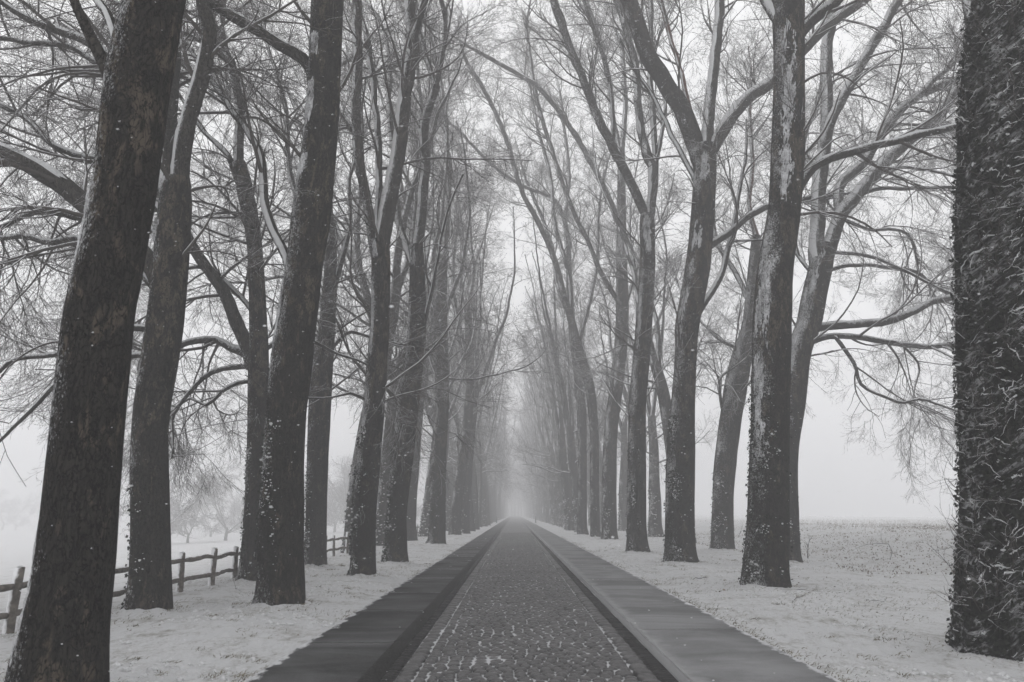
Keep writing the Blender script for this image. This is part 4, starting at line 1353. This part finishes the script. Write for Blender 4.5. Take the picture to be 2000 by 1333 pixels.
row('inner left row', LEFT_V, -3.75, 0, 7, [58, 64.5, 71, 89, 96, 102, 109, 115, 122, 129, 136, 143, 150, 158, 166, 174, 183, 192, 202, 212, 223, 235, 248, 262, 276, 290, 304, 318, 334, 350, 368, 388], GL1, 0.12)
row('inner right row', RIGHT_V, 5.15, 0, 8, [62, 69, 76, 83, 90, 97, 104, 112, 120, 128, 136, 144, 152, 160, 168, 177, 186, 196, 206, 216, 227, 239, 252, 266, 280, 294, 308, 322, 338, 354, 372, 392], GR1, 0.12)
row('outer left row', LEFT_V + OUT_V, -5.8, 0, 4, [29, 36, 43, 50, 58, 66, 74, 82, 90, 99, 108, 118, 128, 138, 150, 162, 175, 188, 202, 217, 233, 250, 268, 288, 310, 334], GL2, 0.15)
row('outer right row', RIGHT_V + OUT_V, 8.75, 0, 3, [40, 48, 57, 66, 75, 84, 93, 102, 112, 122, 132, 143, 155, 168, 182, 196, 211, 227, 244, 262, 282, 304, 328], GR2, 0.2)

# ------------------------------------------------------------------ trees beyond the left field
FAR_V = [whole_tree(361 + i, 0.0, 11 + i, r0=0.25, spread=1.9, dens=1.7, ivy=False, forks=(1.6, 2.6), thick=2.2) for i in range(2)]
far = [(338, 108, 1.25, 'slim bare tree at the left end of the group beyond the fence'),
       (398, 112, 0.85, 'round bushy bare tree in the middle of the white field beyond the fence'),
       (468, 120, 1.05, 'dense grey tree beyond the fence, just left of the half hidden plane')]
for i, (u, y, s, lab) in enumerate(far):
    x = (u - VPX) / F * y * 1.02
    place(FAR_V[i % 2], x, y, lab, 'bare trees beyond the left field', scale=s)
for (u, y, s) in [(10, 260, 1.2), (50, 270, 1.4), (75, 265, 1.1), (235, 250, 1.3), (440, 160, 0.95), (500, 165, 1.0), (560, 150, 1.05), (600, 160, 1.1), (640, 145, 1.1), (670, 155, 1.15), (700, 140, 1.15), (735, 150, 1.2), (770, 140, 1.2), (800, 160, 1.2)]:
    x = (u - VPX) / F * y * 1.02
    place(FAR_V[int(r3.integers(2))], x, y, 'faint bare tree of the wood along the far edge of the left field', 'far wood beyond the left field', scale=s)

for (x, y) in [(-11, 402), (-7, 410), (-3.5, 405), (0, 412), (3.5, 404), (7, 411), (11, 403), (-9, 425), (-5, 428), (-1.5, 426), (2, 430), (5.5, 427), (9, 424)]:  # trees added across the axis to cut the glow at the avenue's end
    place((LEFT_V + OUT_V)[int(r3.integers(5))], x, y, 'added tree screening the bright haze at the far end of the avenue, almost lost in haze', 'trees added to dim the glow at the far end')

# ------------------------------------------------------------------ fence
def fence():
    rg = np.random.default_rng(4)
    root = empty('split_rail_fence', (-6.25, 14, gz(-6.25, 14)))
    tag(root, 'low rustic fence of split posts and two crooked rails along the left field', 'fence')
    rel = np.array([-6.25, 14, gz(-6.25, 14)])
    ypos = [5.0, 6.6, 8.2, 9.9, 11.5, 13.1, 14.85, 16.3, 17.8]
    ypos += list(np.arange(ypos[-1] + 1.62, 72, 1.62))
    ypos = [y + rg.normal(0, 0.02) for y in ypos]
    posts = []
    for y in ypos:
        x = -6.22 + rg.normal(0, 0.03)
        z = gz(x, y)
        h = 0.72 + rg.normal(0, 0.02)
        k, nr = 8, 7
        a = np.arange(k) * 2 * math.pi / k + 0.39
        sq = (np.abs(np.cos(a)) ** 4 + np.abs(np.sin(a)) ** 4) ** -0.25
        tilt = rg.normal(0, 0.02, 2)
        rings = []
        for i in range(nr):
            s = i / (nr - 1)
            wob = 1 + rg.normal(0, 0.035, k)
            ww = 0.063 * (1 - 0.12 * s)
            rings.append(np.stack([np.cos(a) * sq * ww * wob + tilt[0] * s, np.sin(a) * sq * ww * wob + tilt[1] * s, np.full(k, -0.15 + (h + 0.15) * s) + (rg.normal(0, 0.008, k) if i == nr - 1 else 0)], -1))
        V = np.concatenate(rings + [np.array([[tilt[0], tilt[1], h + 0.006]])])
        Qd = [[i * k + j, i * k + (j + 1) % k, (i + 1) * k + (j + 1) % k, (i + 1) * k + j] for i in range(nr - 1) for j in range(k)]
        Tt = [[(nr - 1) * k + j, (nr - 1) * k + (j + 1) % k, nr * k] for j in range(k)]
        o = obj('post', mesh_np('post', V, Qd, Tt, smooth=False), M['wood'], root)
        o.location = tuple(np.array([x, y, z]) - rel)
        cap, Fc = blobs(np.array([[tilt[0], tilt[1], h + 0.008]]), np.array([0.055]), rg, (1, 1, 0.35))
        obj('snow_cap', mesh_np('snow_cap', cap, None, Fc), M['snow'], o)
        posts.append((x, y, z))
    for (a, b) in zip(posts[:-1], posts[1:]):
        for hz in (0.55, 0.21):
            n = 10
            s = np.linspace(0, 1, n)
            A, Bp = np.array(a), np.array(b)
            P = A + (Bp - A) * s[:, None]
            P[:, 1] += np.where(s < 0.5, -0.07, 0.07) * (np.abs(s - 0.5) > 0.45)
            bow = rg.normal(0.012, 0.014); ph = rg.normal(0, 0.007)
            P[:, 2] += hz + bow * np.sin(math.pi * s) + ph * np.sin(2 * math.pi * s) + rg.normal(0, 0.006, n)
            P[:, 0] += rg.normal(0, 0.02) * np.sin(math.pi * s) + (0.012 if hz > 0.4 else -0.012)
            R = 0.042 * (1 + rg.normal(0, 0.09, n))
            R[0] *= 0.7; R[-1] *= 0.7
            V, Qd = tubes((P - rel)[None], R[None], 7)
            o = obj('rail', mesh_np('rail', V, Qd), M['wood'], root)
            c = np.concatenate([P, R[:, None]], 1)
            sn = snow_on(catmull(c, 16), rel, rg.integers(1000), 6, cover=0.75)
            if sn is not None and a[1] < 30:
                obj('lying_snow', mesh_np('lying_snow', *sn), M['snow'], o)
fence()

# ------------------------------------------------------------------ marker posts at the far end of the paths
def marker(x, y, label):
    root = empty('marker_post', (x, y, gz(x, y)))
    tag(root, label, 'post', 'marker posts beside the road')
    k = 10
    a = np.arange(k) * 2 * math.pi / k
    prof = [(0.09, -0.1), (0.09, 0.75), (0.11, 0.76), (0.11, 0.84), (0.085, 0.86), (0.075, 0.98), (0.03, 1.03)]
    V = np.concatenate([np.stack([np.cos(a) * r, np.sin(a) * r, np.full(k, z)], -1) for r, z in prof[:4]])
    def lathe(pf, nm):
        V = np.concatenate([np.stack([np.cos(a) * r, np.sin(a) * r, np.full(k, z)], -1) for r, z in pf])
        Qd = [[i * k + j, i * k + (j + 1) % k, (i + 1) * k + (j + 1) % k, (i + 1) * k + j] for i in range(len(pf) - 1) for j in range(k)]
        obj(nm, mesh_np(nm, V, Qd), M['metal'], root)
    lathe(prof[:3], 'shaft')
    lathe(prof[3:], 'head')
marker(-2.75, 120, 'small dark post beside the left path far down the avenue')
marker(3.25, 122, 'small dark post beside the right path far down the avenue')

# ------------------------------------------------------------------ grass, litter, brambles
def scatter_blades():
    rg = np.random.default_rng(15)
    bag = Bag()
    n = 26000
    side = rg.random(n)
    y = 6.5 + 45 * rg.random(n) ** 1.7
    x = np.where(side < 0.45, rg.uniform(-6.8, XL - 0.02, n), rg.uniform(XR + 0.02, 10.0, n))
    edge = rg.random(n) < 0.16
    x = np.where(edge & (side < 0.45), XL - rg.exponential(0.07, n), x)
    x = np.where(edge & (side >= 0.45), XR + rg.exponential(0.10, n), x)
    keep = (vnoise(np.stack([x * 1.3, y * 0.9, 0 * x + 2], -1)) > 0.30) | (edge & (vnoise(np.stack([x * .5, y * 0.8, 0 * x + 8], -1)) > 0.1))
    x, y = x[keep], y[keep]
    fa, fr = [], []
    for _ in range(150):                    # tufts
        ty = 7 + 30 * rg.random() ** 1.5
        tx = rg.uniform(-6.6, XL - 0.1) if rg.random() < 0.4 else rg.uniform(XR + 0.1, 9.5)
        k_ = int(rg.integers(10, 34))
        x = np.append(x, tx + rg.normal(0, 0.05, k_)); y = np.append(y, ty + rg.normal(0, 0.05, k_))
    for (fx, fy, frad) in FEET:
        k_ = 130
        a_ = rg.uniform(0, 6.28, k_); r_ = frad * 1.05 + rg.exponential(0.10, k_)
        fa.append(fx + np.cos(a_) * r_); fr.append(fy + np.sin(a_) * r_)
    x, y = np.concatenate([x] + fa), np.concatenate([y] + fr)
    z = ground_z(x, y) + np.where(np.arange(len(x)) >= len(x) - 130 * len(FEET), 0.03, 0)
    m = len(x)
    h = rg.uniform(0.02, 0.075, m)
    d = nrm(np.stack([rg.normal(0.5, 0.7, m), rg.normal(0, 0.7, m), np.full(m, 0.8)], -1))
    sd = nrm(np.cross(d, rg.normal(size=(m, 3))))
    w = rg.uniform(0.002, 0.005, m)[:, None]
    p = np.stack([x, y, z - 0.005], -1)
    tip = p + d * h[:, None] + np.array([0.3, 0, -0.15]) * h[:, None]
    mid = p + d * h[:, None] * 0.55
    V = np.stack([p - sd * w, p + sd * w, mid + sd * w * 0.8, mid - sd * w * 0.8, tip], 1).reshape(-1, 3)
    b = (np.arange(m) * 5)[:, None]
    bag.add(V, np.array([[0, 1, 2, 3]]) + b, np.array([[3, 2, 4]]) + b)
    o = bag.build('dead_grass', M['grass'], None, smooth=False)
    tag(o, 'short dead grass blades poking through the snow of the verges', 'grass', kind='stuff')

    # leaf litter and bramble leaves on the right bank and a little everywhere
    n = 44000
    u = rg.random(n)
    y = 10 + 40 * rg.random(n) ** 1.3
    x = np.where(u < 0.92, rg.uniform(8.3, 30, n), np.where(u < 0.96, rg.uniform(XR, 9, n), rg.uniform(-6.6, XL, n)))
    cl = vnoise(np.stack([x * 0.45, y * 0.35, 0 * x + 5], -1)) + 0.6 * vnoise(np.stack([x * 1.9, y * 1.5, 0 * x + 1], -1))
    keep = (cl > -0.12) | ((x < 8.3) & (cl > 0.45)); keep &= ~((x < 8.3) & (cl < 0.4))
    x, y = x[keep], y[keep]
    z = ground_z(x, y) + rg.uniform(0, 0.10, len(x)) * (x > 8.3)
    p = np.stack([x, y, z], -1)
    V, Ft = leaves(p, nrm(rg.normal(0, 0.7, (len(p), 3)) + np.array([0, -0.3, 0.8])), rg.uniform(0.015, 0.058, len(p)), rg)
    o = obj('leaf_litter', mesh_np('leaf_litter', V, None, Ft, smooth=False), M['litter'])
    tag(o, 'brown bramble leaves and litter scattered over the snowy right bank', 'leaves', kind='stuff')
    # grass fringe on the crest of the bank
    bag = Bag()
    n = 9000
    x = rg.uniform(15, 75, n); y = rg.uniform(24, 75, n)
    z = ground_z(x, y)
    h = rg.uniform(0.10, 0.32, n)
    p = np.stack([x, y, z - 0.01], -1)
    d = nrm(np.stack([rg.normal(0.35, 0.4, n), rg.normal(0, 0.4, n), np.ones(n)], -1))
    sd = nrm(np.cross(d, rg.normal(size=(n, 3)))) * 0.006
    tip = p + d * h[:, None]
    V = np.stack([p - sd, p + sd, tip], 1).reshape(-1, 3)
    bag.add(V, None, np.array([[0, 1, 2]]) + (np.arange(n) * 3)[:, None])
    o = bag.build('tall_dead_grass', M['grass'], None, smooth=False)
    tag(o, 'thin tall dead grass along the crest of the right bank', 'grass', kind='stuff')
scatter_blades()

def snow_clods():
    rg = np.random.default_rng(51)
    n = 12000
    y = 6.3 + 26 * rg.random(n) ** 1.6
    x = np.where(rg.random(n) < 0.45, rg.uniform(-7.5, XL - 0.01, n), rg.uniform(XR + 0.01, 9.5, n))
    keep = fbm(np.stack([x * 1.1, y * 0.8, 0 * x + 6], -1), 3) > 0.12
    x, y = x[keep], y[keep]
    p = np.stack([x, y, ground_z(x, y) + 0.002], -1)
    V, Ft = flakes(p, 0.008 + 0.034 * rg.random(len(x)) ** 2.5, rg, (1.3, 1.1, 0.8))
    o = obj('snow_clods', mesh_np('snow_clods', V, None, Ft), M['snow'])
    tag(o, 'small lumps of snow on the grass of both verges', 'snow', kind='stuff')
snow_clods()

def bramble(u, v, pts, w, label):
    """arching bare stem growing on the bank"""
    x, y, z = on_ground(u, v)
    root = empty('bramble', (x, y, z))
    tag(root, label, 'bramble', 'bare brambles and saplings on the right bank')
    rel = np.array([x, y, z])
    rows = [np.array([*at(a, b, y), 0.5 * metres(w * (1 - 0.6 * i / len(pts)), b, y)]) for i, (a, b) in enumerate(pts)]
    rows[0][2] = z - 0.03
    V, Qd, c = limb_geo(rows, rel, u, 6)
    obj('stem', mesh_np('stem', V, Qd), M['twig'], root)
    rg = np.random.default_rng(int(u))
    cc = catmull(c, 12)
    p1, q1 = side_children(cc[None, :, :3], cc[None, :, 3], 7, (0.15, 0.5), (0.4, 1.1), 5, 0.15, (-0.05, 0.1), 0.6, 0.002, 0.3, rg)
    for i in range(len(p1)):
        V, Qd = tubes(p1[i:i + 1] - rel, q1[i:i + 1], 4)
        obj('side_shoot', mesh_np('side_shoot', V, Qd), M['twig'], root)
bramble(1577, 1091, [(1577, 1091), (1576, 1075), (1579, 1060), (1584, 1053)], 2.4, 'single upright bare sapling stem beside the many-limbed right tree')
bramble(1736, 1094, [(1736, 1094), (1741, 1068), (1722, 1063), (1698, 1064), (1680, 1069), (1664, 1078)], 1.8, 'arching bramble stem in the middle of the rough right bank')
bramble(1862, 1110, [(1862, 1110), (1866, 1070), (1850, 1071), (1822, 1074)], 2.0, 'bramble stem bent left beside the ivied trunk at the right edge')
bramble(1440, 1050, [(1440, 1050), (1444, 1042), (1449, 1028)], 1.6, 'short leaning sapling behind the leaning right tree')

def twig(u, v, du, dv, label):
    x, y, z = on_ground(u, v)
    x2, y2, z2 = on_ground(u + du, v + dv)
    root = empty('fallen_twig', (x, y, z))
    tag(root, label, 'twig', 'fallen twigs on the snow')
    a, b = np.array([0, 0, 0.012]), np.array([x2 - x, y2 - y, z2 - z + 0.02])
    n = 8
    s = np.linspace(0, 1, n)[:, None]
    rg = np.random.default_rng(int(u * 7 + v))
    P = a + (b - a) * s + np.sin(s * 3.1) * rg.normal(0, 0.05, 3) * np.array([1, 1, 0.2]) + rg.normal(0, 0.008, (n, 3))
    V, Qd = tubes(P[None], np.linspace(0.012, 0.004, n)[None], 6)
    obj('stick', mesh_np('stick', V, Qd), M['twig'], root)
    p1, q1 = side_children(P[None], np.linspace(0.010, 0.004, n)[None], 3, (0.1, 0.25), (0.4, 0.9), 4, 0.1, (0, 0.05), 0.6, 0.002, 0.3, rg)
    for i in range(len(p1)):
        V, Qd = tubes(p1[i:i + 1], q1[i:i + 1], 4)
        obj('side_shoot', mesh_np('side_shoot', V, Qd), M['twig'], root)
twig(1536, 1150, 104, 8, 'long thin dead branch lying right of the largest right trunk')
twig(1550, 1176, 22, -12, 'short forked twig lying on the snow in front of the largest right trunk')
twig(1690, 1172, 36, 6, 'twig half buried in the open snow before the ivied right trunk')
twig(1352, 1132, 28, -2, 'twig on the snow beside the path below the four-limbed right tree')
twig(460, 1150, 12, 6, 'short stick in the grass near the fence on the left')

# ------------------------------------------------------------------ falling snow
def snowfall():
    rg = np.random.default_rng(33)
    n = 24000
    y = 2.5 + 36 * rg.random(n) ** 0.55
    x = rg.uniform(-0.78, 0.78, n) * y
    z = rg.uniform(-0.1, 1.0, n) * (1.4 + 0.85 * y)
    keep = z > ground_z(x, y) + 0.1
    p = np.stack([x, y, z], -1)[keep]
    s = rg.uniform(0.0018, 0.0056, len(p))
    V, Ft = flakes(p, s, rg, (1.9, 1.0, 0.8))
    o = obj('snowfall', mesh_np('snowfall', V, None, Ft), M['flake'])
    tag(o, 'small snowflakes falling through the air all over the avenue', 'snow', kind='stuff')
snowfall()

# ------------------------------------------------------------------ haze: air full of fine snow
def haze():
    x0, x1, y0, y1, z0, z1 = -1200, 1200, -40, 760, -9, 36
    V = [(x0, y0, z0), (x1, y0, z0), (x1, y1, z0), (x0, y1, z0), (x0, y0, z1), (x1, y0, z1), (x1, y1, z1), (x0, y1, z1)]
    Fq = [(3, 2, 1, 0), (4, 5, 6, 7), (0, 1, 5, 4), (1, 2, 6, 5), (2, 3, 7, 6), (3, 0, 4, 7)]
    m = bpy.data.materials.new('haze')
    m.use_nodes = True
    nd, lk = m.node_tree.nodes, m.node_tree.links
    nd.remove(nd['Principled BSDF'])
    pv = nd.new('ShaderNodeVolumePrincipled')
    pv.inputs['Color'].default_value = (0.96, 0.96, 0.97, 1)
    pv.inputs['Density'].default_value = 0.0070
    pv.inputs['Anisotropy'].default_value = 0.0
    lk.new(pv.outputs['Volume'], nd['Material Output'].inputs['Volume'])
    o = obj('haze', mesh_np('haze', V, Fq, smooth=False), m)
    tag(o, 'pale haze of driven snow filling the air of the avenue', 'haze', kind='stuff')
haze()
